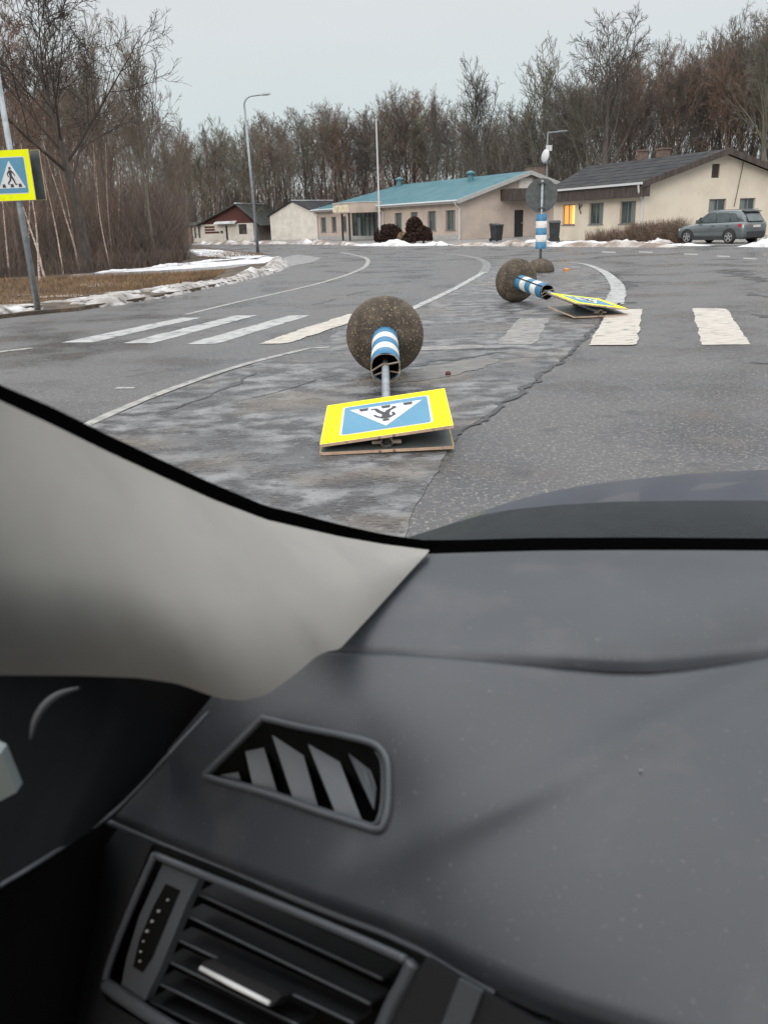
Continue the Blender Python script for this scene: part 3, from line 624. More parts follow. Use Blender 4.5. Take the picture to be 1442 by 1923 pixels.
slab(mb, [(-o4, -.2, ev4), (-o4, L4, ev4), (W4 / 2, L4, rd4 + .12), (W4 / 2, -.2, rd4 + .12)][::-1], .1)
slab(mb, [(W4 / 2, -.2, rd4 + .12), (W4 / 2, L4, rd4 + .12), (W4 + o4, L4, ev4), (W4 + o4, -.2, ev4)][::-1], .1)
rf4 = mb.build('roof', M['darkroof'], B4)
mb = MB(); mb.box(W4 / 2 - .1, W4 / 2 + .1, -.1, L4, rd4 + .11, rd4 + .2); mb.build('ridge_snow', M['snow'], rf4)
# pale shed cut by the right frame edge
c5 = G(1432, 452); c5 = PY(1433, 446, 58)
B5 = tag(empty('pale_shed', (c5.x, 58, 0), radians(12)), 'small pale shed cut off by the right edge of the photo', 'shed')
mb = MB(); mb.box(0, 5, 0, 5, -.3, 2.3); mb.build('wall', M['wall_white'], B5)
mb = MB(); mb.hexa([(-.3, -.3, 2.3), (5.3, -.3, 2.3), (5.3, 5.3, 2.3), (-.3, 5.3, 2.3), (1.0, .6, 3.6), (5.0, .6, 3.6), (5.0, 5, 3.6), (1.0, 5, 3.6)]); mb.build('roof', M['snow'], B5)

# flagpole
fb = B1.matrix_basis @ Vector((-4.3, 11.0, 0)); fb = G(714, 459)
fp = tag(empty('flagpole', (fb.x, fb.y, 0)), 'tall white flagpole standing before the canopy with lettering', 'flagpole')
zf = HGT(712, 227, fb); mb = MB(); mb.tube([(0, 0, 0), (0, 0, zf)], [.075, .045], 8); mb.lathe([(0, zf), (.07, zf + .02), (.07, zf + .09), (0, zf + .13)], 8); mb.build('pole', M['trim_white'], fp)
mb = MB(); mb.lathe([(.2, -.1), (.2, .1), (.09, .22)], 10); mb.build('base', M['concrete_edge'], fp)
# wheelie bins
def bin_(x, y, s, rz, label):
    b = tag(empty('wheelie_bin', (x, y, 0), rz), label, 'wheelie bin', 'dark wheelie bins by the two buildings')
    mb = MB(); mb.hexa([(-.24 * s, -.26 * s, .06), (.24 * s, -.26 * s, .06), (.24 * s, .26 * s, .06), (-.24 * s, .26 * s, .06), (-.3 * s, -.34 * s, 1.0 * s), (.3 * s, -.34 * s, 1.0 * s), (.3 * s, .34 * s, 1.0 * s), (-.3 * s, .34 * s, 1.0 * s)]); mb.build('body', M['bin'], b)
    mb = MB(); mb.hexa([(-.34 * s, -.40 * s, 1.0 * s + .002), (.34 * s, -.40 * s, 1.0 * s + .002), (.34 * s, .38 * s, 1.0 * s + .002), (-.34 * s, .38 * s, 1.0 * s + .002), (-.3 * s, -.36 * s, 1.06 * s), (.3 * s, -.36 * s, 1.06 * s), (.3 * s, .36 * s, 1.14 * s), (-.3 * s, .36 * s, 1.14 * s)]); mb.build('lid', M['bin'], b)
    for sx_ in (-1, 1):
        mb = MB(); mb.lathe([(0, -.03), (.12, -.03), (.12, .03), (0, .03)], 10, Matrix.Translation((sx_ * .27 * s, .3 * s, .12)) @ Matrix.Rotation(pi / 2, 4, 'Y')); mb.build('wheel', M['rubber'], b)
q = G(932, 453.5); bin_(q.x, q.y, 1.05, radians(30), 'dark wheelie bin against the gable wall left of the black door')
q = G(1040, 455); bin_(q.x, q.y, 1.12, radians(-10), 'dark wheelie bin beside the orange lit window')

# round trimmed bushes and hedge
def bush(name, loc, rx, rz_, m, label, seed, n=2600, cat='bush', group=None):
    r = random.Random(seed); b = tag(empty(name, loc), label, cat, group); vs = []; fs = []
    for _ in range(n):
        a = r.uniform(0, 2 * pi); c = r.uniform(-.35, 1); s = math.sqrt(1 - c * c); k = .78 + .26 * r.random() + .1 * noise.noise(Vector((a * 1.3, c * 2, seed)))
        p = Vector((cos(a) * s * rx * k, sin(a) * s * rx * k, rz_ * .36 + c * rz_ * .64 * k)); d = Vector((r.gauss(0, 1), r.gauss(0, 1), r.gauss(0, 1))).normalized() * .085; e = d.cross(Vector((r.gauss(0, 1), r.gauss(0, 1), r.gauss(0, 1)))).normalized() * .05
        i = len(vs); vs += [p - d, p + e, p + d, p - e]; fs.append((i, i + 1, i + 2, i + 3))
    me_obj('foliage', vs, fs, m, b)
    mb = MB(); mb.tube([(0, 0, 0), (0, 0, rz_ * .8)], [.07, .03], 6)
    for i in range(9): a = i * .7; mb.tube([(0, 0, .1 + .03 * i), (cos(a) * rx * .7, sin(a) * rx * .7, rz_ * (.3 + .05 * i))], [.03, .01], 4, False)
    mb.build('stem', M['brush'], b)
q = G(733, 458); bush('round_bush', (q.x - .1, q.y, 0), 1.05, 1.35, M['leafbrown'], 'wide brown dome shaped bush right of the flagpole', 1, 4200)
q = G(769, 458); bush('round_bush', (q.x, q.y, 0), .5, .75, M['leafbrown'], 'smallest brown bush at the front of the bush trio', 2, 1500)
q = G(796, 457); bush('round_bush', (q.x, q.y + .5, 0), .62, 1.15, M['leafbrown'], 'round brown bush at the right end of the bush trio', 3, 2200)
q = G(780, 457); bush('round_bush', (q.x, q.y + 1.2, .55), .62, 1.25, M['leafbrown'], 'tallest brown ball bush in the middle of the bush trio', 4, 2200)
q = G(757, 458); bush('withered_shrub', (q.x, q.y + .4, 0), .42, .8, M['straw'], 'straw coloured withered shrub between the brown bushes', 5, 1200, 'shrub')
# leafless hedge before the cream house
hp = resample([Vector((*G(1098, 457).xy, 0)), Vector((*G(1180, 457.5).xy, 0)), Vector((*G(1285, 457).xy, 0))], n=40)
r = random.Random(9); vs = []; fs = []
for _ in range(3400):
    t = r.random() ** .62; i = min(38, int(t * 39)); p = hp[i].lerp(hp[i + 1], t * 39 - i) + Vector((r.uniform(-.25, .25), r.uniform(-.35, .35), 0))
    h = r.uniform(.35, .68 + .3 * t) * (1.15 if t > .5 else .8 + .25 * sin(t * 40)); d = Vector((r.gauss(0, .16), r.gauss(0, .16), h)); wv = Vector((.011, .004, 0)); k = len(vs); z0 = r.uniform(0, .25)
    p.z = z0; vs += [p - wv, p + wv, p + d + wv * .3, p + d - wv * .3]; fs.append((k, k + 1, k + 2, k + 3))
    if t > .42:
        for j in range(2):
            q0 = p + d * r.uniform(.2, .9); e = Vector((r.gauss(0, .12), r.gauss(0, .12), r.gauss(0, .06))); k = len(vs); vs += [q0, q0 + Vector((0, 0, .02)), q0 + e]; fs.append((k, k + 1, k + 2))
me_obj('hedge', vs, fs, M['hedge']); tag(bpy.data.objects['hedge'], 'low leafless brown hedge along the cream house wall', 'hedge')
# green fence posts at the right
for k, (u, v, vt, lb) in enumerate(((1418, 456, 399, 'green metal fence post just right of the parked car'),)):
    q = G(u, v); p_ = tag(empty('fence_post', (q.x, q.y, 0)), lb, 'post'); zt = HGT(u, vt, q); mb = MB(); mb.box(-.045, .045, -.03, .03, 0, zt); mb.build('post', mat('green_post', (.03, .09, .06), rough=.5), p_)
    mb = MB(); mb.box(-.06, .06, -.045, .045, zt, zt + .04); mb.build('cap', M['darkframe'], p_)
# snow banks at the far side of the road
M['snow_brown'] = mat('snow_brown', (.50, .46, .43), (.24, .19, .16), rough=.85, scale=1.2, detail=10, lo=.42, hi=.58, bump=1, bscale=5, bdist=.08, speck=[(.5, .55, .62, (.68, .68, .70), 6, .8)])
ribbon('snow', gp((366, 458), (400, 459), (440, 459), (480, 458.5), (560, 458), (612, 459), (690, 461)), 1.4, .32, M['snow_brown'], 21, 0, step=.45)
ribbon('snow', gp((690, 461.5), (720, 461.5), (760, 461.5), (800, 461), (846, 460)), 1.5, .42, M['snow'], 22, 0, step=.3)
ribbon('snow', gp((850, 461.5), (900, 461.5), (960, 461.5), (1010, 462), (1100, 463), (1190, 463.5), (1270, 464)), 1.1, .30, M['snow_brown'], 23, 0, step=.25)
ribbon('snow', gp((985, 458), (1000, 458.5), (1030, 459)), 1.6, .35, M['snow'], 24, 0, step=.25)
ribbon('snow', gp((1040, 458.5), (1120, 459), (1200, 460), (1260, 460.5), (1300, 461), (1345, 461)), 1.0, .2, M['snow'], 25, 0, step=.25)
ribbon('snow', gp((1205, 459), (1225, 458.5), (1245, 459.5)), 1.5, .75, M['snow_brown'], 26, 0, step=.2)
ribbon('snow', gp((1395, 462), (1420, 462), (1470, 463)), 1.8, .55, M['snow'], 27, 0, step=.25)
sheet('yard', [Vector((*G(600, 459).xy, 0)), Vector((*G(850, 459.5).xy, 0)), Vector((*G(1000, 460).xy, 0)), Vector((*G(1460, 462).xy, 0)), Vector((60, 60, 0)), Vector((60, 100, 0)), Vector((0, 110, 0)), Vector((-14, 104, 0))], .012, M['slush'], jit=.2, step=1)
# ---------------------------------------------------------------- crossing signs, bollards, posts
def rrect(w_, h_, r, n=5):
    o = []
    for cx, cy, a0 in ((w_ / 2 - r, h_ / 2 - r, 0), (-w_ / 2 + r, h_ / 2 - r, 90), (-w_ / 2 + r, -h_ / 2 + r, 180), (w_ / 2 - r, -h_ / 2 + r, 270)):
        for i in range(n + 1):
            a = radians(a0 + 90 * i / n); o.append((cx + r * cos(a), cy + r * sin(a)))
    return o
def flat(mb, poly, y, mtx=None):
    vs = [Vector((a, y, b)) for a, b in poly]
    if mtx is not None: vs = [mtx @ v for v in vs]
    mb.add(vs, [tuple(range(len(vs)))])
def limb(mb, pts, wd, y, mtx):
    for i in range(len(pts) - 1):
        a, b = Vector(pts[i]), Vector(pts[i + 1]); d = (b - a).normalized(); nn = Vector((-d.y, d.x))
        w0 = wd[i] if isinstance(wd, (list, tuple)) else wd; w1 = wd[i + 1] if isinstance(wd, (list, tuple)) else wd
        e = d * .003
        flat(mb, [tuple(a - e - nn * w0), tuple(a - e + nn * w0), tuple(b + e + nn * w1), tuple(b + e - nn * w1)][::-1], y - .0002 * (i % 2), mtx)
def sign_plate(parent, mtx, sx=.91, sz=.89, face=True, flipx=1, mid_sgn=-1, label=None, matl=None):
    """a plate in the x-z plane; its printed side looks to -y (local). Parts: plate > edge trim, blue face, triangle, walking figure, zebra bars"""
    t = .016
    mb = MB(); mb.box(-sx / 2, sx / 2, -t / 2, t / 2, -sz / 2, sz / 2, mtx)
    p = mb.build('sign_plate', M['plate_back'] if not face else M['yellow'], parent)
    if label: p['label'] = label
    mb = MB(); e = .004   # frame channel around the plate edge
    for a, b, c, d in ((-sx / 2 - e, sx / 2 + e, sz / 2, sz / 2 + e), (-sx / 2 - e, sx / 2 + e, -sz / 2 - e, -sz / 2), (-sx / 2 - e, -sx / 2, -sz / 2, sz / 2), (sx / 2, sx / 2 + e, -sz / 2, sz / 2)):
        mb.box(a, b, -t / 2 - .001, t / 2 + .003, c, d, mtx)
    mb.build('edge_strip', M['plate_edge'], p)
    mb = MB(); mb.box(-sx / 2 + .004, sx / 2 - .004, t / 2, t / 2 + .004, -sz / 2 + .004, sz / 2 - .004, mtx); mb.build('back_sheet', M['plate_back'], p)
    if face:
        y = -t / 2
        mb = MB(); flat(mb, rrect(.655, .655, .035), y - .0015, mtx); mb.build('white_border', M['signwhite'], p)
        mb = MB(); flat(mb, rrect(.625, .625, .028), y - .003, mtx); mb.build('blue_face', M['signblue'], p)
        mb = MB(); flat(mb, [(0, .262), (-.275, -.225), (.275, -.225)], y - .0045, mtx); mb.build('triangle', M['signwhite'], p)
        f = flipx; mb = MB(); q = y - .006
        flat(mb, [(f * (.0) + .026 * cos(a), .128 + .028 * sin(a)) for a in [i * pi / 6 for i in range(12)]], q, mtx)
        flat(mb, [(f * -.026, .094), (f * .022, .096), (f * .034, .06), (f * .024, -.02), (f * -.022, -.02), (f * -.034, .05)], q, mtx)
        limb(mb, [(f * -.022, .085), (f * -.062, .03), (f * -.05, -.025)], [.013, .011, .009], q - .0004, mtx)
        limb(mb, [(f * .018, .085), (f * .062, .035), (f * .085, -.01)], [.013, .011, .009], q - .0004, mtx)
        limb(mb, [(f * -.004, -.01), (f * -.02, -.085), (f * -.07, -.135), (f * -.052, -.16)], [.022, .017, .013, .012], q - .0004, mtx)
        limb(mb, [(f * .006, -.01), (f * .05, -.08), (f * .075, -.155), (f * .108, -.16)], [.022, .017, .013, .012], q - .0008, mtx)
        fg = mb.build('walking_figure', M['symbol'], p)
        for x0 in (-.19, -.025, .14):
            mb = MB(); flat(mb, [(x0 - .005, -.150), (x0 + .05, -.150), (x0 + .062, -.212), (x0 - .010, -.212)], q, mtx); mb.build('zebra_bar', M['symbol'], p)
    return p
def clamp(parent, z, mtx=None, s=1.0):
    mb = MB()
    mb.lathe([(.036 * s, z - .02), (.044 * s, z - .02), (.044 * s, z + .02), (.036 * s, z + .02), (.036 * s, z - .02)], 14, mtx)
    for a in (-1, 1): mb.box(min(a * .042, a * .10), max(a * .042, a * .10), -.010, .010, z - .018, z + .018, mtx)
    mb.build('clamp', M['rust'], parent)
def sleeve(parent, z0, z1, r, bands, slit=True, open_end=True, a0=0.0, m_in='rubber'):
    n = 28; k = len(bands); sp = None
    for i, c in enumerate(bands):
        a, b = z0 + (z1 - z0) * i / k, z0 + (z1 - z0) * (i + 1) / k
        mb = MB()
        nn = n - (1 if slit else 0)
        vs = []; fs = []
        for rr, z in ((r, a), (r, b), (r - .006, b), (r - .006, a)):
            for j in range(n): an = a0 + 2 * pi * j / n; vs.append((rr * cos(an), rr * sin(an), z))
        for rr_ in range(3):
            for j in range(nn): fs.append((rr_ * n + j, rr_ * n + (j + 1) % n, (rr_ + 1) * n + (j + 1) % n, (rr_ + 1) * n + j))
        mb.add(vs, fs); o = mb.build('sleeve' if sp is None else 'reflective_band', M[c], parent if sp is None else sp, True)
        if sp is None: sp = o
    mb = MB(); mb.lathe([(r - .007, z0 + .004), (r - .007, z1 - .004)], n); mb.build('lining', M[m_in], sp, True)
    return sp
def dome(parent, R=.40, hh=.40, flat_=.03):
    prof = [(0, 0), (R * .97, 0), (R, .02), (R, .07)]
    for i in range(1, 15):
        a = i / 14 * pi / 2; prof.append((R * cos(a), .07 + (hh - .07) * sin(a)))
    d = MB().lathe(prof, 48); 
    for i, v in enumerate(d.v):
        if v.z > .08: d.v[i] = v * (1 + .006 * noise.noise(v * 14))
    o = d.build('concrete_base', M['concrete'], parent, True)
    mb = MB(); mb.lathe([(R * .2, -.004), (R * .94, -.004), (R * .94, -.001), (R * .2, -.001)], 40); mb.build('underside', M['concrete_edge'], o)
    return o
def fallen(base, top, label, tilt_up, tilt_low, gap_z, lift_up, shift=0.0, roll=0.0, a0=0.0):
    """knocked over crossing sign: base = ground point under the rim, top = ground point under the far end of the post"""
    R_ = .40; L_ = 3.25
    b = Vector((base.x, base.y, R_ * .995)); t_ = Vector((top.x, top.y, .075))
    az = (t_ - b).normalized(); up = Vector((0, 0, 1)); nf = (up - az * up.dot(az)).normalized()
    ay = -nf; ax = ay.cross(az)
    L_ = (t_ - b).length
    m = Matrix(((ax.x, ay.x, az.x, b.x), (ax.y, ay.y, az.y, b.y), (ax.z, ay.z, az.z, b.z), (0, 0, 0, 1)))
    r_ = tag(empty('fallen_crossing_sign', mat=m), label, 'road sign', 'pedestrian crossing signs on striped bollards knocked over')
    dome(r_, R_, .27)
    sleeve(r_, .25, 1.34, .132, ['blue', 'white', 'blue', 'white', 'blue'], a0=a0)
    mb = MB(); mb.tube([(0, 0, .3), (0, 0, L_)], .034, 16, False); mb.tube([(0, 0, L_), (0, 0, L_ - .1)], .029, 16, False); po_ = mb.build('post', M['galv'], r_, True); mb = MB(); mb.lathe([(.036, L_ - .03), (0, L_ - .03)], 12); mb.build('post_bore', M['rubber'], po_)
    # bent strap hoop hanging from the open sleeve end
    mb = MB()
    hoop = [(.128 * cos(a), .128 * sin(a) + .012 * sin(3 * a), 1.36 + .10 * max(0, sin(a)) + .03 * cos(2 * a)) for a in [i * pi / 12 for i in range(25)]]
    mb.tube(hoop, .0055, 5, False); mb.build('strap_hoop', M['rust'], r_)
    for s in ((-.125, -.02), (.128, .02)):
        pass
    mb = MB(); mb.tube([(-.128, -.05, 1.37), (-.03, -.035, 1.38), (.03, -.035, 1.385), (.128, .02, 1.40)], .009, 6); mb.build('bracket', M['rust'], r_)
    mb = MB(); mb.tube([(-.13, .05, 1.38), (-.05, .035, 1.37), (.02, .04, 1.36), (.1, .07, 1.35)], .008, 6); mb.build('bracket', M['rust'], r_)
    sz = .89; zc = L_ - sz / 2 + .02
    u = Matrix.Translation((0, -.056 - lift_up, zc)) @ Matrix.Rotation(tilt_up, 4, 'Z') @ Matrix.Rotation(gap_z, 4, 'X')
    lo = Matrix.Translation((0, .050, zc)) @ Matrix.Rotation(tilt_low, 4, 'Z') @ Matrix.Rotation(pi, 4, 'Z')
    sign_plate(r_, u); sign_plate(r_, lo, label='plate lying face down on the road')
    for z in (L_ - .03, L_ - .72): clamp(r_, z)
    for sx_ in (-.05, .05):
        for yy, mm_ in ((-.056 - lift_up, u), (.05, lo)):
            mb = MB(); mb.lathe([(0, sz / 2 + .004), (.010, sz / 2 + .004), (.010, sz / 2 + .010), (0, sz / 2 + .013)], 8, mm_ @ Matrix.Translation((sx_, 0, 0))); mb.build('bolt', M['rust'], r_)
    return r_
fallen(G(725, 699), Vector((.035, 5.66, 0)), 'nearer knocked over crossing sign, its yellow plate pointing at the camera', radians(6.8), radians(1.0), radians(0), .0, a0=radians(120))
fallen(G(966, 567), Vector((3.44, 13.36, 0)), 'farther knocked over crossing sign, its yellow plate pointing right onto a zebra stripe', radians(-9), radians(-1), radians(0), .045, a0=radians(-40))

# third bollard, still standing, with the dark back of a round sign
b3 = G(1018, 512); b3 = Vector((b3.x, b3.y + .35, 0))
r3_ = tag(empty('standing_bollard_sign', b3), 'upright bollard sign with blue and white sleeve and dark round disc seen from behind', 'road sign')
dome(r3_, .40, .38)
zt = HGT(1017, 338, b3); mb = MB(); mb.tube([(0, 0, .3), (0, 0, zt)], .04, 10); mb.build('post', M['galv'], r3_, True)
sleeve(r3_, HGT(1014, 467, b3), HGT(1014, 402, b3), .155, ['blue', 'white', 'blue', 'white', 'blue'], slit=False)
zd = HGT(1015, 367, b3); mb = MB(); mb.lathe([(0, .0), (.44, .0), (.455, .01), (.455, .02), (.44, .025), (0, .025)], 40, Matrix.Translation((0, .05, zd)), axis='Y'); dd = mb.build('disc', M['galv_dark'], r3_)
mb = MB(); mb.lathe([(.43, -.004), (.455, -.004), (.455, .0), (.43, .0)], 40, Matrix.Translation((0, .05, zd)), axis='Y'); mb.build('rim', M['plate_back'], dd)
for z in (zd - .33, zd + .33):
    mb = MB(); mb.box(-.09, .09, -.05, .048, z - .02, z + .02); mb.build('clamp', M['galv_dark'], r3_)
mb = MB(); mb.lathe([(0, .02), (.10, .0), (.09, .10), (.0, .16)], 9, Matrix.Translation((.75, -.05, 0))); mb.build('x', M['rust']); o = bpy.data.objects['x']; o.name = 'fallen_reflector'; tag(o, 'small orange reflector lying on the island behind the bollards', 'reflector')
o.scale = (1, 1, .6); o.location = (b3.x, b3.y, 0)
o.data.materials[0] = mat('amber', (.5, .22, .04), rough=.4)

# crossing sign on the left verge pole
pb = G(72, 582, .07); cs = tag(empty('crossing_sign', (pb.x, pb.y, .05), 0), 'upright yellow bordered pedestrian crossing sign on a tall galvanised pole at the left', 'road sign')
pt = PX(4, 190, pb.x - .10); zt = HGT(10, 190, pb)
mb = MB(); mb.tube([(0, 0, -.2), (-.06, 0, zt - pb.z - .07 + .6)], [.062, .052], 16); mb.build('pole', M['galv'], cs, True)
zc = HGT(30, 330, pb) - .05
rzs = radians(-9)
def pm(off, rz): return Matrix.Translation((-.03, 0, zc)) @ Matrix.Rotation(rz, 4, 'Z') @ Matrix.Translation((0, off, 0))
m1 = Matrix.Translation((-.03, 0, zc)) @ Matrix.Rotation(rzs, 4, 'Z') @ Matrix.Translation((-.02, -.10, 0)); m2_ = Matrix.Translation((-.03, 0, zc)) @ Matrix.Rotation(rzs, 4, 'Z') @ Matrix.Translation((.07, .13, 0)) @ Matrix.Rotation(pi, 4, 'Z')
sign_plate(cs, m1, .86, .89); sign_plate(cs, m2_, .86, .89, label='plate facing away, only its dark back seen')
for z in (zc - .3, zc + .3): clamp(cs, z, None, 1.6)

# street lamp
lb = G(485, 478); la = tag(empty('street_lamp', (lb.x, lb.y, 0)), 'tall grey street lamp with curved arm on the snowy verge tip', 'street lamp')
zt = HGT(461, 205, lb); x_ = -.12
cur = [(0, 0, 0), (x_ * .5, 0, zt * .5), (x_, 0, zt)]
zb = HGT(480, 180, lb)
cv = smooth_curve([(x_, 0, zt), (x_ - .0, 0, zt + .28), (x_ + .12, 0, zt + .48), (x_ + .32, 0, zb - .03), (x_ + .62, 0, zb + .01), (x_ + .92, 0, zb + .04)], 5)
mb = MB(); mb.tube(cur, [.095, .075, .06], 12); mb.build('pole', M['galv'], la, True)
mb = MB(); mb.tube(cv, .042, 8); mb.build('arm', M['galv'], la, True)
mb = MB(); a = x_ + .85; mb.hexa([(a, -.12, zb + .0), (a + .62, -.14, zb + .06), (a + .62, .14, zb + .06), (a, .12, zb + .0), (a, -.08, zb + .09), (a + .55, -.1, zb + .12), (a + .55, .1, zb + .12), (a, .08, zb + .09)]); hd_ = mb.build('lamp_head', M['galv'], la)
mb = MB(); mb.box(a + .1, a + .5, -.09, .09, zb - .005, zb + .015); mb.build('lens', M['trim_white'], hd_)
mb = MB(); mb.lathe([(0, .0), (.17, .0), (.17, .05), (.1, .09), (0, .09)], 12); mb.build('base', M['galv_dark'], la)
mb = MB(); mb.box(.085, .10, -.05, .05, .9, 1.3); mb.build('access_hatch', M['galv_dark'], la)
#rubble stones on the road island
r = random.Random(4)
for k, (u, v, s) in enumerate(((841, 705, .028), (388 + 0, 0, 0), (735, 860, .0))):
    if s == 0: continue
    q = G(u, v); mb = MB(); mb.lathe([(0, 0), (s, .004), (s * 1.15, s * .7), (s * .6, s * 1.3), (0, s * 1.5)], 7); o = mb.build('red_stone', mat('red_stone', (.12, .035, .03), rough=.8)); o.location = (q.x, q.y, .005); tag(o, 'small dark red chip of reflector lying right of the nearer bollard', 'debris')

# ---------------------------------------------------------------- parked car
M['carpaint'] = mat('silver_paint', (.14, .16, .165), (.125, .145, .15), rough=.3, metal=.45, scale=2, coat=.6)
M['carglass'] = mat('car_glass', (.04, .055, .06), (.07, .09, .095), rough=.08, scale=2, spec=.8)
M['cladding'] = mat('dark_cladding', (.03, .032, .035), rough=.7)
M['alloy'] = mat('alloy_rim', (.45, .46, .48), rough=.35, metal=.7)
M['taillight'] = mat('tail_light', (.35, .015, .02), rough=.2, emit=((1, .03, .03), .12))
M['headlight'] = mat('head_light', (.5, .52, .55), rough=.15)
M['numplate'] = mat('number_plate', (.6, .6, .58), rough=.5)
fa = radians(120); rw = G(1369, 458); sc_ = .93
fwd = Vector((cos(fa), sin(fa), 0)); lft_ = Vector((-fwd.y, fwd.x, 0))
cc = rw + fwd * (1.32 * sc_) - lft_ * (.80 * sc_)
pc = tag(empty('parked_car', mat=Matrix.Translation((cc.x, cc.y, 0)) @ Matrix.Rotation(fa, 4, 'Z') @ Matrix.Scale(sc_, 4)), 'silver grey compact suv parked beside the cream house at the right', 'car')
def loft(secs, closed=True):
    mb = MB(); n = len(secs[0]); vs = [p for s in secs for p in s]
    fs = []
    for i in range(len(secs) - 1):
        for k in range(n - (0 if closed else 1)):
            a = i * n + k; b = i * n + (k + 1) % n; fs.append((a, a + n, b + n, b))
    fs.append(tuple(range(n))); fs.append(tuple(reversed(range((len(secs) - 1) * n, len(secs) * n))))
    mb.add(vs, fs); return mb
def sec(x, w_, zb, zm, zs, zt, wt):
    h = [(w_ * .90, zb), (w_ * .985, zb + .10), (w_, zm), (w_ * .985, zs), (wt, zt - .02), (wt * .8, zt)]
    return [(x, y, z) for y, z in h] + [(x, -y, z) for y, z in reversed(h)]
bd = loft([sec(-2.19, .70, .42, .62, .80, .90, .62), sec(-2.15, .84, .32, .62, .88, 1.04, .76), sec(-1.95, .91, .24, .62, .94, 1.08, .82), sec(-1.3, .92, .22, .6, .94, 1.06, .84), (sec(0, .92, .2, .58, .92, 1.03, .84)),
           sec(.75, .92, .2, .58, .90, 1.01, .83), sec(1.1, .92, .22, .58, .88, .99, .80), sec(1.7, .90, .24, .56, .82, .92, .74), sec(2.05, .84, .28, .52, .74, .83, .66), sec(2.17, .66, .38, .5, .66, .72, .5)])
bo_ = bd.build('body', M['carpaint'], pc, True)
def csec(x, wb, zb, wt, zt): return [(x, wb, zb), (x, (wb + wt) / 2 + .02, (zb + zt) / 2), (x, wt, zt - .05), (x, wt - .1, zt), (x, -wt + .1, zt), (x, -wt, zt - .05), (x, -(wb + wt) / 2 - .02, (zb + zt) / 2), (x, -wb, zb)]
cab = loft([csec(-2.12, .74, 1.00, .70, 1.05), csec(-1.95, .78, 1.0, .66, 1.36), csec(-1.78, .79, 1.0, .64, 1.55), csec(-1.3, .80, 1.0, .65, 1.61), csec(-.4, .80, 1.0, .66, 1.63), csec(.25, .80, 1.0, .64, 1.58), csec(.7, .79, .99, .62, 1.33), csec(1.05, .77, .97, .66, 1.0)])
cab.build('cabin', M['carpaint'], pc, True)
def quadpart(name, pts, m, parent, t=.012):
    pts = [Vector(p) for p in pts]; n = (pts[1] - pts[0]).cross(pts[2] - pts[0]).normalized() * t
    k = len(pts); return MB().add(pts + [p + n for p in pts], [tuple(range(k)), tuple(reversed(range(k, 2 * k)))] + [(i, (i + 1) % k, (i + 1) % k + k, i + k) for i in range(k)]).build(name, m, parent)
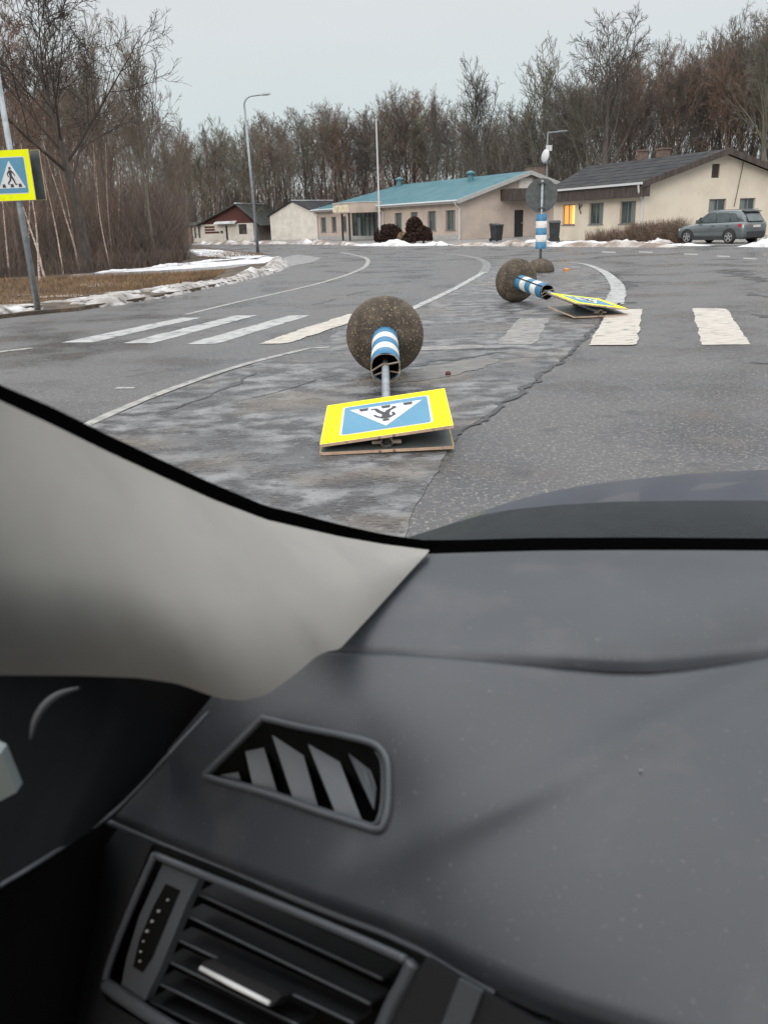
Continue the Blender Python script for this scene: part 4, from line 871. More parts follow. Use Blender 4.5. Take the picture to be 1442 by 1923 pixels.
for s in (1, -1):
    def sp(x, z): 
        t = (z - 1.0) / .6; return (x, s * (.835 - .13 * t), z)
    quadpart('side_window', [sp(.82, 1.05), sp(.22, 1.50), sp(-.32, 1.53), sp(-.36, 1.05)][::s], M['carglass'], pc, .004)
    quadpart('side_window', [sp(-.42, 1.05), sp(-.38, 1.53), sp(-1.10, 1.51), sp(-1.22, 1.06)][::s], M['carglass'], pc, .004)
    quadpart('side_window', [sp(-1.28, 1.06), sp(-1.16, 1.51), sp(-1.48, 1.46), sp(-1.70, 1.10)][::s], M['carglass'], pc, .004)
    mb = MB(); mb.box(-1.7, .35, s * .64 - .02, s * .64 + .02, 1.625, 1.655); mb.build('roof_rail', M['alloy'], pc)
    mb = MB(); mb.box(.55, .72, min(s * .84, s * 1.03), max(s * .84, s * 1.03), 1.04, 1.18); mb.build('mirror', M['carpaint'], pc)
    mb = MB(); mb.hexa([(-2.2, s * .50, .80), (-1.98, s * .90, .82), (-1.98, s * .915, .95), (-2.2, s * .50, .93), (-2.19, s * .50, .81), (-1.8, s * .91, .83), (-1.8, s * .92, .94), (-2.19, s * .5, .92)]); mb.build('tail_light', M['taillight'], pc)
    mb = MB(); mb.hexa([(2.1, s * .48, .64), (1.85, s * .86, .66), (1.85, s * .87, .78), (2.1, s * .48, .72), (2.16, s * .48, .64), (1.9, s * .90, .66), (1.9, s * .9, .77), (2.14, s * .48, .71)]); mb.build('headlight', M['headlight'], pc)
    mb = MB(); mb.box(-1.15, 1.15, min(s * .86, s * .935), max(s * .86, s * .935), .19, .36); mb.build('sill_cladding', M['cladding'], pc)
    for yy in (-.3, -1.15):
        mb = MB(); mb.box(yy - .09, yy + .09, min(s * .92, s * .945), max(s * .92, s * .945), .87, .90); mb.build('door_handle', M['carpaint'], pc)
    for x in (1.32, -1.32):
        mb = MB(); arc = [(cos(a), sin(a)) for a in [radians(t) for t in range(-12, 193, 12)]]
        ya, yb = s * .80, s * .938
        vs = [(x + .42 * c, ya, .34 + .42 * d) for c, d in arc] + [(x + .42 * c, yb, .34 + .42 * d) for c, d in arc] + [(x + .34 * c, yb, .34 + .34 * d) for c, d in arc] + [(x + .34 * c, ya, .34 + .34 * d) for c, d in arc]
        k = len(arc); mb.add(vs, [(i + j * k, i + 1 + j * k, i + 1 + ((j + 1) % 4) * k, i + ((j + 1) % 4) * k) for i in range(k - 1) for j in range(4)]); mb.build('wheel_arch', M['cladding'], pc)
        T = Matrix.Translation((x, s * .86, .33)); mb = MB()
        mb.lathe([(.21, -.09), (.31, -.10), (.33, -.06), (.33, .06), (.31, .10), (.21, .09)], 24, T, axis='Y'); wh = mb.build('wheel', M['rubber'], pc, True); wh.name = 'wheel'
        mb = MB(); mb.lathe([(.0, s * .03), (.19, s * .03), (.215, s * .092), (.225, s * .092), (.225, -s * .05), (0, -s * .05)], 24, T, axis='Y')
        rim = mb.build('rim', M['cladding'], wh)
        mb = MB()
        for i in range(5):
            a = i * 2 * pi / 5 + .3; R5 = Matrix.Translation((x, s * .86, .33)) @ Matrix.Rotation(-a, 4, 'Y'); y0, y1 = sorted((s * .06, s * .088)); mb.box(.0, .215, y0, y1, -.038, .038, R5)
        mb.lathe([(.205, s * .094), (.228, s * .094), (.228, s * .085), (.205, s * .085)], 24, T, axis='Y')
        mb.build('spokes', M['alloy'], rim)
quadpart('rear_window', [(-2.165, .60, 1.06), (-2.165, -.60, 1.06), (-1.865, -.53, 1.47), (-1.865, .53, 1.47)][::-1], M['carglass'], pc, -.03)
mb = MB(); mb.hexa([(-1.98, -.6, 1.53), (-1.98, .6, 1.53), (-1.7, .6, 1.57), (-1.7, -.6, 1.57), (-1.98, -.6, 1.56), (-1.98, .6, 1.56), (-1.7, .6, 1.61), (-1.7, -.6, 1.61)]); mb.build('spoiler', M['carpaint'], pc)
mb = MB(); mb.hexa([(-2.24, -.62, .30), (-2.24, .62, .30), (-1.9, .86, .22), (-1.9, -.86, .22), (-2.24, -.66, .58), (-2.24, .66, .58), (-1.95, .9, .56), (-1.95, -.9, .56)]); mb.build('rear_bumper', M['cladding'], pc)
mb = MB(); mb.box(-2.235, -2.19, -.26, .26, .78, .89); mb.build('number_plate', M['numplate'], pc)
quadpart('windscreen', [(.74, .62, 1.30), (.74, -.62, 1.30), (1.02, -.66, 1.04), (1.02, .66, 1.04)], M['carglass'], pc, .02)
# ---------------------------------------------------------------- trees
def grow(seed, Ht, r0, wob, c0, nl, ll, ang, upw, cnt, twig, lean=(0, 0), fork=None, droop=0.0, trunk_top=1.0):
    """returns (trunk MB, crown MB). c0: where the crown starts; nl limbs; ll limb length / Ht; ang spread; cnt children per level"""
    r = random.Random(seed); T = MB(); C = MB()
    def path(p, d, L, n, wb, up):
        pts = [p.copy()]; d = d.normalized()
        for _ in range(n):
            d = (d + Vector((r.gauss(0, wb), r.gauss(0, wb), r.gauss(0, wb) + up))).normalized(); p = p + d * (L / n); pts.append(p.copy())
        return pts
    def kids(pts, L, rad, lv):
        if lv >= len(cnt): return
        n = cnt[lv]
        for i in range(n):
            t = .22 + .78 * (i + r.random()) / n; k = min(int(t * (len(pts) - 1)), len(pts) - 2); f = t * (len(pts) - 1) - k
            p = pts[k].lerp(pts[k + 1], f); d = (pts[k + 1] - pts[k]).normalized()
            ax = d.orthogonal().normalized(); ax.rotate(Matrix.Rotation(r.uniform(0, 2 * pi), 3, d)); nd = d.copy(); nd.rotate(Matrix.Rotation(radians(r.uniform(24, 52)), 3, ax))
            l2 = L * r.uniform(.38, .62) * (1.15 - .55 * t); ns = (4, 3, 2, 2)[min(lv, 3)]
            q = path(p, nd, l2, ns, (.16, .15, .12, .1)[min(lv, 3)], upw * .8 - droop * lv)
            r1 = max(rad * (1 - .6 * t) * .55, twig * (1.5, 1.25, 1.0, .8)[min(lv, 3)]); rr = [max(r1 * (1 - .75 * j / ns), twig * .55) for j in range(ns + 1)]
            C.tube(q, rr, 4 if lv == 0 else 3, False); kids(q, l2, r1, lv + 1)
    tp = path(Vector((0, 0, 0)), Vector((lean[0], lean[1], 1)), Ht * trunk_top, 12, wob, .06); tp[0].z = -.15
    tr = [r0 * (1.25 if j == 0 else 1) * (1 - .88 * (j / 12) ** 1.1) + twig for j in range(13)]
    T.tube(tp, tr, 9, False)
    for i in range(nl):
        t = c0 + (1 - c0) * ((i + .3 + .5 * r.random()) / nl); k = min(int(t * 12), 11); p = tp[k].lerp(tp[k + 1], t * 12 - k)
        a = i * 2.4 + r.uniform(-.5, .5); an = radians(ang[0] + (ang[1] - ang[0]) * t + r.uniform(-8, 8)); L = Ht * ll * (1.1 - .62 * t) * r.uniform(.75, 1.2)
        d = Vector((cos(a) * sin(an), sin(a) * sin(an), cos(an))); q = path(p, d, L, 7, wob * 1.6, upw)
        r1 = max(r0 * (1 - .8 * t) * .48, twig * 2); rr = [max(r1 * (1 - .8 * j / 7), twig) for j in range(8)]
        C.tube(q, rr, 5, False); kids(q, L, r1, 0)
    return T, C
PROTO = {}
def proto(key, *a, **k):
    T, C = grow(*a, **k); PROTO[key] = []
    for nm, mb in (('trunk', T), ('crown', C)):
        me = bpy.data.meshes.new(nm); me.from_pydata([tuple(v) for v in mb.v], [], mb.f)
        me.polygons.foreach_set('use_smooth', [True] * len(me.polygons)); me.materials.append(None); me.update(); PROTO[key].append(me)
    PROTO[key].append(max(v.z for v in C.v))
FC = [7, 6, 5]
proto('f0', 11, 16, .17, .035, .30, 13, .46, (36, 10), .07, FC, .015, trunk_top=.72)
proto('f1', 12, 17, .20, .05, .28, 14, .46, (42, 12), .07, FC, .015, trunk_top=.70)
proto('f2', 13, 15, .14, .03, .40, 12, .42, (30, 8), .09, FC, .014, trunk_top=.76)
proto('f3', 14, 16, .16, .06, .22, 15, .44, (48, 14), .06, FC, .015, trunk_top=.68)
proto('f4', 15, 18, .22, .05, .36, 13, .50, (40, 14), .06, FC, .016, trunk_top=.66)
proto('vase', 16, 14, .17, .03, .33, 15, .50, (32, 15), .10, FC, .015, trunk_top=.7)
proto('oak', 27, 13, .27, .035, .40, 13, .60, (68, 22), .05, [8, 6, 5], .012, trunk_top=.72)
proto('oakr', 18, 19, .42, .05, .38, 15, .50, (48, 20), .09, [8, 6, 5], .019, trunk_top=.7)
proto('birch0', 19, 10, .07, .03, .35, 15, .20, (35, 25), .04, [5, 4, 3], .006, droop=.02)
proto('birch1', 20, 9, .065, .045, .30, 15, .20, (40, 25), .02, [5, 4, 3], .006, lean=(.08, 0), droop=.02)
proto('sap', 21, 7.5, .05, .03, .22, 16, .24, (55, 35), .06, [5, 4, 3], .007)
BARK = [mat('bark_%d' % i, a, b, rough=.95, scale=4, stretch=(3, 3, .6), bump=.5, bscale=12) for i, (a, b) in enumerate((((.16, .135, .115), (.10, .083, .07)), ((.21, .17, .14), (.13, .105, .085)), ((.14, .13, .11), (.20, .185, .145)), ((.10, .085, .077), (.14, .12, .105))))]
TWIG = [mat('twigs_%d' % i, a, b, rough=.95, scale=.35, lo=.35, hi=.65) for i, (a, b) in enumerate((((.21, .165, .135), (.16, .135, .11)), ((.24, .155, .12), (.18, .125, .10)), ((.19, .17, .13), (.145, .135, .105)), ((.13, .108, .097), (.10, .088, .078))))]
BIRCH = mat('birch_bark', (.62, .52, .45), (.34, .25, .20), rough=.85, scale=5, lo=.42, hi=.62, stretch=(1, 1, 2.2), speck=[(6, .6, .66, (.03, .025, .022), 6, .9)])
RT = random.Random(77)
def tree(key, x, y, topv, label, group=None, name='bare_tree', bark=None, twig=None, wx=1.0, rz=None, u=None, z0=0.0, cat='tree'):
    mt, mc, h0 = PROTO[key]
    b = Vector((x, y, 0)); pu = W / 2
    # scale so that the crown's top reaches the wanted height
    t_ = topv; uu = u if u is not None else None
    if uu is None:
        q = ROT.transposed() @ (Vector((x, y, 1.5)) - EYE); uu = W / 2 + F * q.x / -q.z
    h = HGT(uu, t_, b); s = h / h0
    r_ = empty(name, (x, y, z0), RT.uniform(0, 6.28) if rz is None else rz); r_.scale = (s * wx, s * wx, s)
    tag(r_, label, cat, group)
    for nm, me, mm in (('trunk', mt, bark or RT.choice(BARK)), ('crown', mc, twig or RT.choice(TWIG))):
        o = bpy.data.objects.new(nm, me); COL.objects.link(o); o.parent = r_
        o.material_slots[0].link = 'OBJECT'; o.material_slots[0].material = mm
    return r_
def interp(tab, u):
    for (a, b), (c, d) in zip(tab, tab[1:]):
        if u <= c: return b + (d - b) * (u - a) / (c - a)
    return tab[-1][1]
def where(u, tab):
    for a, s_ in tab:
        if u < a: return s_
ORD = ['leftmost', 'second', 'third', 'fourth', 'fifth', 'sixth', 'seventh', 'eighth', 'ninth', 'tenth', 'eleventh', 'twelfth', 'thirteenth', 'fourteenth', 'rightmost']
def ux(u, y): return PY(u, 420, y).x
# forest behind the garages and the driving school
TOPC = [(330, 255), (380, 238), (450, 222), (520, 205), (600, 200), (700, 190), (760, 165), (830, 185), (900, 200), (960, 200), (1060, 170), (1200, 140), (1442, 130), (1700, 130)]
k = 0
for row, (Y0, du, dv) in enumerate(((109, 27, 2), (119, 27, -14))):
    u = 322 + row * 9
    while u < 990:
        y = Y0 + RT.uniform(-4, 4)
        tree(RT.choice(['f0', 'f1', 'f2', 'f3', 'f4', 'f0', 'vase']), ux(u, y), y, interp(TOPC, u) + dv + RT.uniform(-8, 30), 'bare woodland tree behind ' + where(u, ((470, 'the red gabled shed'), (545, 'the shed and the white garage'), (625, 'the white garage'), (715, 'the lettered canopy and its flagpole'), (820, 'the left half of the turquoise roof'), (2000, 'the right half of the turquoise roof'))), 'bare trees of the wood behind the low buildings', wx=RT.uniform(.8, 1.1))
        u += du * RT.uniform(.7, 1.3)
TOPR = [(860, 190), (900, 180), (1000, 160), (1060, 130), (1200, 110), (1280, 70), (1380, 35), (1442, 5), (1560, -20)]
for row, (Y0, du, dv) in enumerate(((84, 30, 0), (94, 27, -30))):
    u = 1000 - row * 12 if row else 1050
    while u < 1540:
        y = Y0 + RT.uniform(-3, 3)
        tree(RT.choice(['f0', 'f1', 'f2', 'f3', 'f4', 'f1']), ux(u, y), y, interp(TOPR, u) + dv + RT.uniform(-6, 40), 'tall bare tree behind ' + where(u, ((1090, 'the brick chimney and the dish'), (1200, 'the left half of the dark roof'), (1290, 'the chimneys of the cream house'), (1390, 'the peak of the cream gable'), (2000, 'the parked car at the right edge'))), 'tall bare trees of the wood behind the cream house', wx=RT.uniform(.75, 1.0))
        u += du * RT.uniform(.7, 1.3)
# the trees that stand out
DK = TWIG[3]
tree('oakr', ux(1128, 80), 80, 2, 'broadest and tallest bare tree, towering over the cream house chimneys', bark=BARK[3], twig=DK, wx=1.0, rz=.5)
tree('vase', ux(895, 90), 90, 98, 'bare tree with an open rounded crown above the right end of the turquoise roof', bark=BARK[3], twig=DK, wx=.95, rz=1.0)
tree('vase', ux(1010, 88), 88, 62, 'bare fan shaped tree rising behind the brick chimney and dish', bark=BARK[3], twig=TWIG[2], wx=.9, rz=2.2)
tree('f4', ux(1245, 84), 84, 58, 'bare tree with a reddish crown left of the cream gable peak', bark=BARK[0], twig=TWIG[1], wx=.8, rz=3)
tree('f1', ux(1315, 86), 86, 60, 'slim bare tree directly above the cream gable peak', bark=BARK[3], twig=DK, wx=.8, rz=4)
tree('oakr', ux(1420, 78), 78, 8, 'tall bare tree cut by the right edge above the parked car', bark=BARK[2], twig=TWIG[2], wx=.85, rz=5.2)
tree('f2', ux(822, 100), 100, 155, 'thin tree with a narrow tufted top left of the open crowned tree', bark=BARK[3], twig=DK, wx=.5, rz=2)
# grove on the left
k = 0
for (Y0, us, tops, keys) in ((62, range(-60, 350, 46), [(-60, 110), (60, 100), (150, 110), (230, 130), (300, 170), (350, 230)], ['f0', 'f1', 'f3', 'f4']),
                       (46, range(-50, 300, 85), [(-60, -60), (80, -20), (150, 20), (230, 60), (300, 150)], ['f0', 'f3', 'f2', 'f4']),
                       (80, range(-70, 345, 42), [(-60, 180), (60, 170), (150, 180), (230, 200), (350, 250)], ['f1', 'f3', 'f0', 'f4'])):
    for u in us:
        uu = u + RT.uniform(-10, 10); y = Y0 + RT.uniform(-4, 4)
        tree(RT.choice(keys), ux(uu, y), y, interp(tops, uu) + RT.uniform(-20, 30), 'bare tree of the left grove, ' + where(uu, ((60, 'behind the crossing sign'), (180, 'behind the dark oak'), (270, 'right of the dark oak'), (2000, 'at the end of the grove by the old shed'))), 'bare trees in the left grove', twig=RT.choice(TWIG[:3]), wx=RT.uniform(.7, 1.0))
yy = 34.0
tree('oak', ux(152, yy), yy, -130, 'gnarled dark oak with thick twisting limbs at the left', bark=mat('oak_bark', (.065, .054, .048), (.10, .085, .075), rough=.95, scale=4, stretch=(3, 3, .6), bump=.6, bscale=10), twig=mat('oak_twigs', (.045, .036, .032), (.06, .045, .038), rough=.95, scale=.5), rz=1.9, name='oak_tree', z0=.05)
tree('vase', ux(283, 40), 40, 22, 'slender bare tree with a tall fan crown right of the oak', bark=BARK[2], twig=TWIG[0], wx=.78, rz=1.2, z0=.05)
tree('vase', ux(205, 43), 43, 5, 'bare tree with a narrow crown between the oak and the fan shaped tree', bark=BARK[3], twig=TWIG[0], wx=.6, rz=4.2, z0=.05)
q = G(354, 474); tree('sap', q.x, q.y, 205, 'thin young tree at the right tip of the left grove', bark=BARK[0], twig=TWIG[0], name='young_tree', wx=.8)
tree('f3', ux(30, 36), 36, -90, 'bare tree at the left frame edge behind the crossing sign', bark=BARK[1], twig=TWIG[1], wx=.8, rz=2.5, z0=.05)
# birches
BL = ['birch just right of the crossing sign pole', 'second slim birch from the crossing sign pole']
for i, (u, v, tv, key, ll) in enumerate(sorted(((76, 518, 235, 'birch0', 0), (86, 512, 255, 'birch1', 0), (120, 505, 250, 'birch0', 0), (152, 500, 225, 'birch1', 0), (146, 497, 250, 'birch0', 0), (168, 492, 250, 'birch1', 0), (190, 488, 240, 'birch0', 0),
     (208, 496, 262, 'birch0', 0), (214, 490, 240, 'birch0', 0), (226, 486, 268, 'birch1', 0), (242, 483, 270, 'birch0', 0), (58, 505, 262, 'birch1', 0), (20, 510, 240, 'birch0', 0), (100, 494, 262, 'birch0', 0), (274, 480, 300, 'birch1', 0)))):
    q = G(u, v + 14); tree(key, q.x, q.y, tv, 'thin pale stemmed birch in the left grove, ' + (ORD[i] + ' of the birches' if i in (0, 14) else ORD[i] + ' from left'), 'thin birches at the front of the left grove', name='birch_tree', bark=BIRCH, twig=TWIG[1], wx=RT.uniform(.9, 1.2), cat='birch', z0=.05)
# far wood and underbrush as masses
def stems(name, n, fx, h0, h1, rad, m, seed, nb=5, label=None):
    r = random.Random(seed); mb = MB()
    for _ in range(n):
        x, y = fx(r); h = r.uniform(h0, h1); ln = Vector((r.gauss(0, .06), r.gauss(0, .06), 1)) * h; p = Vector((x, y, -.1)); mb.tube([p, p + ln * .5 + Vector((r.gauss(0, .15), 0, 0)), p + ln], [rad, rad * .7, rad * .3], 3, False)
        for j in range(nb):
            t = r.uniform(.25, .95); q_ = p + ln * t; d = Vector((r.gauss(0, .5), r.gauss(0, .5), r.uniform(.3, 1.0))).normalized() * h * r.uniform(.12, .3); mb.tube([q_, q_ + d * .5 + Vector((0, 0, .05)), q_ + d + Vector((0, 0, .12 * h * .3))], [rad * .45, rad * .35, rad * .2], 3, False)
    return tag(mb.build(name, m), label, kind='stuff')
stems('far_wood', 1500, lambda r: (r.uniform(-62, 30), r.uniform(122, 150)), 5, 11, .07, TWIG[1], 31, 7, 'far wood reading as one brown mass behind the buildings')
stems('far_wood', 1500, lambda r: (r.uniform(14, 92), r.uniform(96, 130)), 6, 11.5, .07, TWIG[3], 32, 7, 'far wood reading as one dark mass behind the cream house')
stems('underwood', 1500, lambda r: (r.uniform(-40, 26), r.uniform(107, 121)), 2, 7, .035, TWIG[3], 33, 6, 'dense leafless underwood at the foot of the wood')
stems('underwood', 1500, lambda r: (r.uniform(18, 72), r.uniform(76, 96)), 2, 6, .035, TWIG[3], 34, 6, 'dense leafless underwood behind the cream house')
stems('underwood', 1300, lambda r: (lambda y: (r.uniform(-.62, -.25) * y - (2 if y < 50 else 0), y))(r.uniform(38, 95)), 1.5, 5.5, .03, TWIG[0], 35, 9, 'reddish brown underwood filling the left grove')
# ---------------------------------------------------------------- own car (seen from inside)
own = tag(empty('own_car', (0.3, -.6, 0)), 'inside of the car the photo is taken from, black dashboard and pale windscreen pillar', 'car')
M['dash'] = mat('dash_plastic', (.037, .041, .050), (.030, .034, .042), rough=.40, scale=9, bump=.22, bscale=900, bdist=.0006, spec=.7, speck=[(260, .66, .74, (.22, .22, .23), 3, .35), (14, .55, .7, (.07, .07, .078), 8, .5)])
M['dashdark'] = mat('dark_plastic', (.014, .015, .018), (.011, .012, .014), rough=.6, scale=9, bump=.2, bscale=700, bdist=.0005)
M['pillar'] = mat('pale_fabric_trim', (.335, .322, .30), (.31, .298, .278), rough=.95, scale=14, bump=.25, bscale=900, bdist=.0008, spec=.15)
M['doorblack'] = mat('door_black', (.009, .010, .012), rough=.8, spec=.15)
M['seal'] = mat('black_frit', (.0015, .0015, .0015), rough=1, spec=.0)
M['pit'] = mat('vent_shaft', (.004, .004, .004), rough=.9, spec=.15)
M['slat'] = mat('vent_slat', (.12, .13, .145), rough=.5)
M['rimp'] = mat('vent_frame_plastic', (.085, .092, .105), rough=.42, bump=.1, bscale=500, scale=10, c2=(.075, .082, .092))
M['chrome'] = mat('satin_chrome', (.9, .91, .91), rough=.4, metal=.0)
M['hood'] = mat('blue_grey_paint', (.020, .030, .055), (.024, .034, .060), rough=.30, scale=3, coat=.1, spec=.35)
M['cowl'] = mat('cowl_plastic', (.007, .011, .014), (.011, .016, .019), rough=.5, spec=.2, scale=20, bump=.2, bscale=200)
M['dots'] = mat('white_dot', (.55, .56, .56), rough=.5)
M['liner'] = mat('headliner', (.30, .29, .27), rough=.95)
clearm = bpy.data.materials.new('clear_glass'); clearm.use_nodes = True
cn = clearm.node_tree.nodes; [cn.remove(n) for n in list(cn)]
co_t = cn.new('ShaderNodeOutputMaterial'); tr_ = cn.new('ShaderNodeBsdfTransparent'); tr_.inputs[0].default_value = (.97, .985, .98, 1); clearm.node_tree.links.new(tr_.outputs[0], co_t.inputs[0])
def pxcurve(pts, n):
    """pts (u, v, z or y) smoothed in pixel space is only a way to read the outline; result is world points"""
    return resample(pts, n=n)
DZ = 1.16
def loftp(name, A, B, m, parent, nu=60, nv=20, f=None, mask=None, smooth=True, thick=0.0):
    """surface between two world curves; f(s,t)->offset vector; mask(p)->drop the face"""
    A = resample(A, n=nu + 1); B = resample(B, n=nu + 1); vs = []; fs = []; b0 = []
    for j in range(nv + 1):
        t = j / nv
        for i in range(nu + 1):
            p = A[i].lerp(B[i], t)
            b0.append(p)
            if f: p = p + f(i / nu, t, p)
            vs.append(p)
    for j in range(nv):
        for i in range(nu):
            a = j * (nu + 1) + i; q = (a, a + nu + 1, a + nu + 2, a + 1)
            if mask and mask(sum((b0[k] for k in q), Vector()) / 4): continue
            fs.append(q)
    return me_obj(name, vs, fs, m, parent, smooth, world=True)
def Z(u, v, z=DZ): return G(u, v, z)
def inpoly(x, y, P):
    c = False; j = len(P) - 1
    for i in range(len(P)):
        if (P[i][1] > y) != (P[j][1] > y) and x < (P[j][0] - P[i][0]) * (y - P[i][1]) / (P[j][1] - P[i][1]) + P[i][0]: c = not c
        j = i
    return c
# defroster vent outline (ground plan at dash height)
VP = [(384, 1455), (440, 1400), (488, 1352), (500, 1350), (560, 1364), (640, 1380), (694, 1394), (715, 1408), (727, 1432), (729, 1475), (727, 1520), (718, 1552), (705, 1558), (690, 1554), (600, 1525), (500, 1490), (400, 1462)]
VW = [Z(u, v) for u, v in VP]; VXY = [(p.x, p.y) for p in VW]
cxv = sum(p[0] for p in VXY) / len(VXY); cyv = sum(p[1] for p in VXY) / len(VXY)
VIN = [(cxv + (x - cxv) * .95, cyv + (y - cyv) * .95) for x, y in VXY]
seam = [Z(u, v) for u, v in ((470, 1222), (640, 1221), (740, 1226), (840, 1232), (940, 1241), (1050, 1253), (1150, 1262), (1220, 1263), (1300, 1255), (1380, 1243), (1442, 1232), (1560, 1205), (1800, 1140), (2300, 1040))]
rearE = [Z(u, v) for u, v in ((560, 1040), (700, 1038), (805, 1037), (900, 1034), (1020, 1031), (1150, 1030), (1300, 1030), (1442, 1031), (1600, 1034), (1900, 1042), (2500, 1060))]
nearE = [Z(u, v) for u, v in ((205, 1541), (300, 1583), (440, 1640), (560, 1690), (640, 1722), (720, 1752), (790, 1785), (850, 1822), (930, 1866), (1010, 1902), (1100, 1935), (1250, 1985), (1500, 2080), (1900, 2200))]
ra, rb = Z(640, 1650), Z(1442, 1262); rd_ = (rb - ra).normalized(); rn = Vector((-rd_.y, rd_.x, 0))
NEARL = None
def sstep(x): x = max(0., min(1., x)); return x * x * (3 - 2 * x)
def dh(p):
    d = (p - ra).dot(rn)
    k_ = .25 + .75 * sstep(((p - ra).dot(rd_) + .02) / .16)
    h = k_ * (.007 * (1 / (1 + math.exp(-d / .030)) - .5) + .0042 * math.exp(-(d / .020) ** 2)) + .022 * sstep((d - .01) / .17) + .008 * math.exp(-((d + .17) / .09) ** 2) - .030
    e = p - nearE[0]; fd_ = (nearE[9] - nearE[0]).normalized(); nn_ = Vector((-fd_.y, fd_.x, 0)); q = e.dot(nn_) if nn_.y > 0 else -e.dot(nn_)
    u_ = e.dot(fd_)
    # the dashboard rolls down towards the driver along its near left edge
    h -= .105 * max(0, min(1, 1 - q / .25)) ** 2 * (1 - .75 * sstep((u_ - .05) / .5))
    h -= .055 * sstep(1 - (u_ + .03) / .22) * max(0, min(1, 1 - q / .28))
    return h
def lift(p, h): return EYE + (p - EYE) * ((DZ + h - EYE.z) / (DZ - EYE.z))
def dashf(s, t, p):
    e = 0
    if t < .03: e = -.006 * (1 - t / .03) ** 2
    if t > .97: e = -.010 * ((t - .97) / .03) ** 2
    return lift(p, dh(p) + e) - p
dsh = loftp('dashboard', seam, nearE, M['dash'], own, 220, 110, dashf, lambda p: inpoly(p.x, p.y, VIN))
seam2 = [p + Vector((0, .0045, 0)) for p in seam]
loftp('rear_dash_panel', rearE, seam2, M['dash'], own, 120, 40, lambda s, t, p: lift(p, dh(p) * t * t) - p + Vector((0, 0, -.002 + .006 * sin(pi * min(1, t * 1.1)) + .006 * math.exp(-((s - .30) / .12) ** 2 - ((t - .95) / .22) ** 2) - (.006 * ((t - .95) / .05) ** 2 if t > .95 else 0))))
loftp('seam_gap', [lift(p, dh(p)) + Vector((0, .008, -.012)) for p in seam], [lift(p, dh(p)) + Vector((0, -.005, -.012)) for p in seam], M['seal'], own, 80, 1)
# dust specks on the dash
for k, (u, v) in enumerate(((1194, 1124), (1045, 1236), (1236, 1240), (1203, 1447))):
    q = Z(u, v); q = lift(q, dh(q) + .001); mb = MB(); s_ = .0012 if k else .0016; mb.lathe([(0, -s_), (s_, 0), (0, s_)], 8, Matrix.Translation(q)); mb.build('dust_speck', M['dots'], own, True, world=True)
# defroster vent
dv = MB()
ring = VW + [VW[0]]; ring = smooth_curve([lift(p, dh(p) + .001) for p in VW + [VW[0]]], 4)
dv.tube(ring, .0030, 8, False); vent = dv.build('windscreen_vent', M['rimp'], own, True, world=True)
inner = [lift(Vector((cxv + (p.x - cxv) * .93, cyv + (p.y - cyv) * .93, DZ)), dh(p) - .003) for p in VW]
mb = MB(); mb.tube(smooth_curve(inner + [inner[0]], 4), .0020, 8, False); mb.build('inner_frame', M['rimp'], vent, True, world=True)
mb = MB(); n = len(VW)
top = [lift(Vector((cxv + (p.x - cxv) * .96, cyv + (p.y - cyv) * .96, DZ)), dh(p)) for p in VW]; bot = [p - Vector((0, 0, .05)) for p in top]
mb.add(top + bot, [(i, (i + 1) % n, (i + 1) % n + n, i + n) for i in range(n)] + [tuple(range(n, 2 * n))]); mb.build('shaft', M['pit'], vent, world=True)
def vz(x, y): return (340 + x / 3.135, 1300 + y / 3.135)
for q4 in (((375, 330), (470, 262), (570, 600), (432, 585)), ((525, 215), (690, 262), (806, 672), (672, 662)), ((735, 272), (900, 320), (1068, 762), (925, 748)), ((975, 335), (1085, 370), (1150, 560), (1135, 690)), ((230, 490), (318, 415), (352, 512), (345, 520))):
    P = [lift(Z(*vz(*c)), dh(Z(*vz(*c))) - (.005 if i in (0, 3) else .010)) for i, c in enumerate(q4)]
    mb = MB(); mb.add(P + [p - Vector((0, 0, .001)) for p in P], [(0, 1, 2, 3), (7, 6, 5, 4), (0, 4, 5, 1), (1, 5, 6, 2), (2, 6, 7, 3), (3, 7, 4, 0)]); mb.build('slat', M['slat'], vent, world=True)
# near lip of the dashboard and the fascia below it
mb = MB(); mb.tube([lift(p, dh(p) - .009) for p in resample(nearE[:9], n=50)], [.0042 * (1 - .55 * i / 49) for i in range(50)], 8, False); mb.build('dashboard_lip', M['rimp'], own, True, world=True)
FA, FB = [lift(p, dh(p)) for p in (nearE[0], nearE[9])]
fd = (FB - FA).normalized(); fn0 = Vector((fd.y, -fd.x, 0))       # horizontal, towards the driver
if fn0.y > 0: fn0 = -fn0
lean = radians(28); fdown = (Vector((0, 0, -1)) * cos(lean) + fn0 * sin(lean)).normalized(); FN = fd.cross(fdown).normalized()
if FN.dot(EYE - FA) < 0: FN = -FN
FP = FA - Vector((0, 0, .014))
def FZ(u, v, off=0.0):
    d = ray(u, v); t = ((FP + FN * off) - EYE).dot(FN) / d.dot(FN); return EYE + d * t
def fpoly(name, px, off0, off1, m, parent, bev=0):
    A = [FZ(u, v, off1) for u, v in px]; n = len(px); B_ = [p - FN * (off1 - off0) for p in A]
    return MB().add(A + B_, [tuple(range(n)), tuple(reversed(range(n, 2 * n)))] + [(i, i + n, (i + 1) % n + n, (i + 1) % n) for i in range(n)]).build(name, m, parent, world=True)
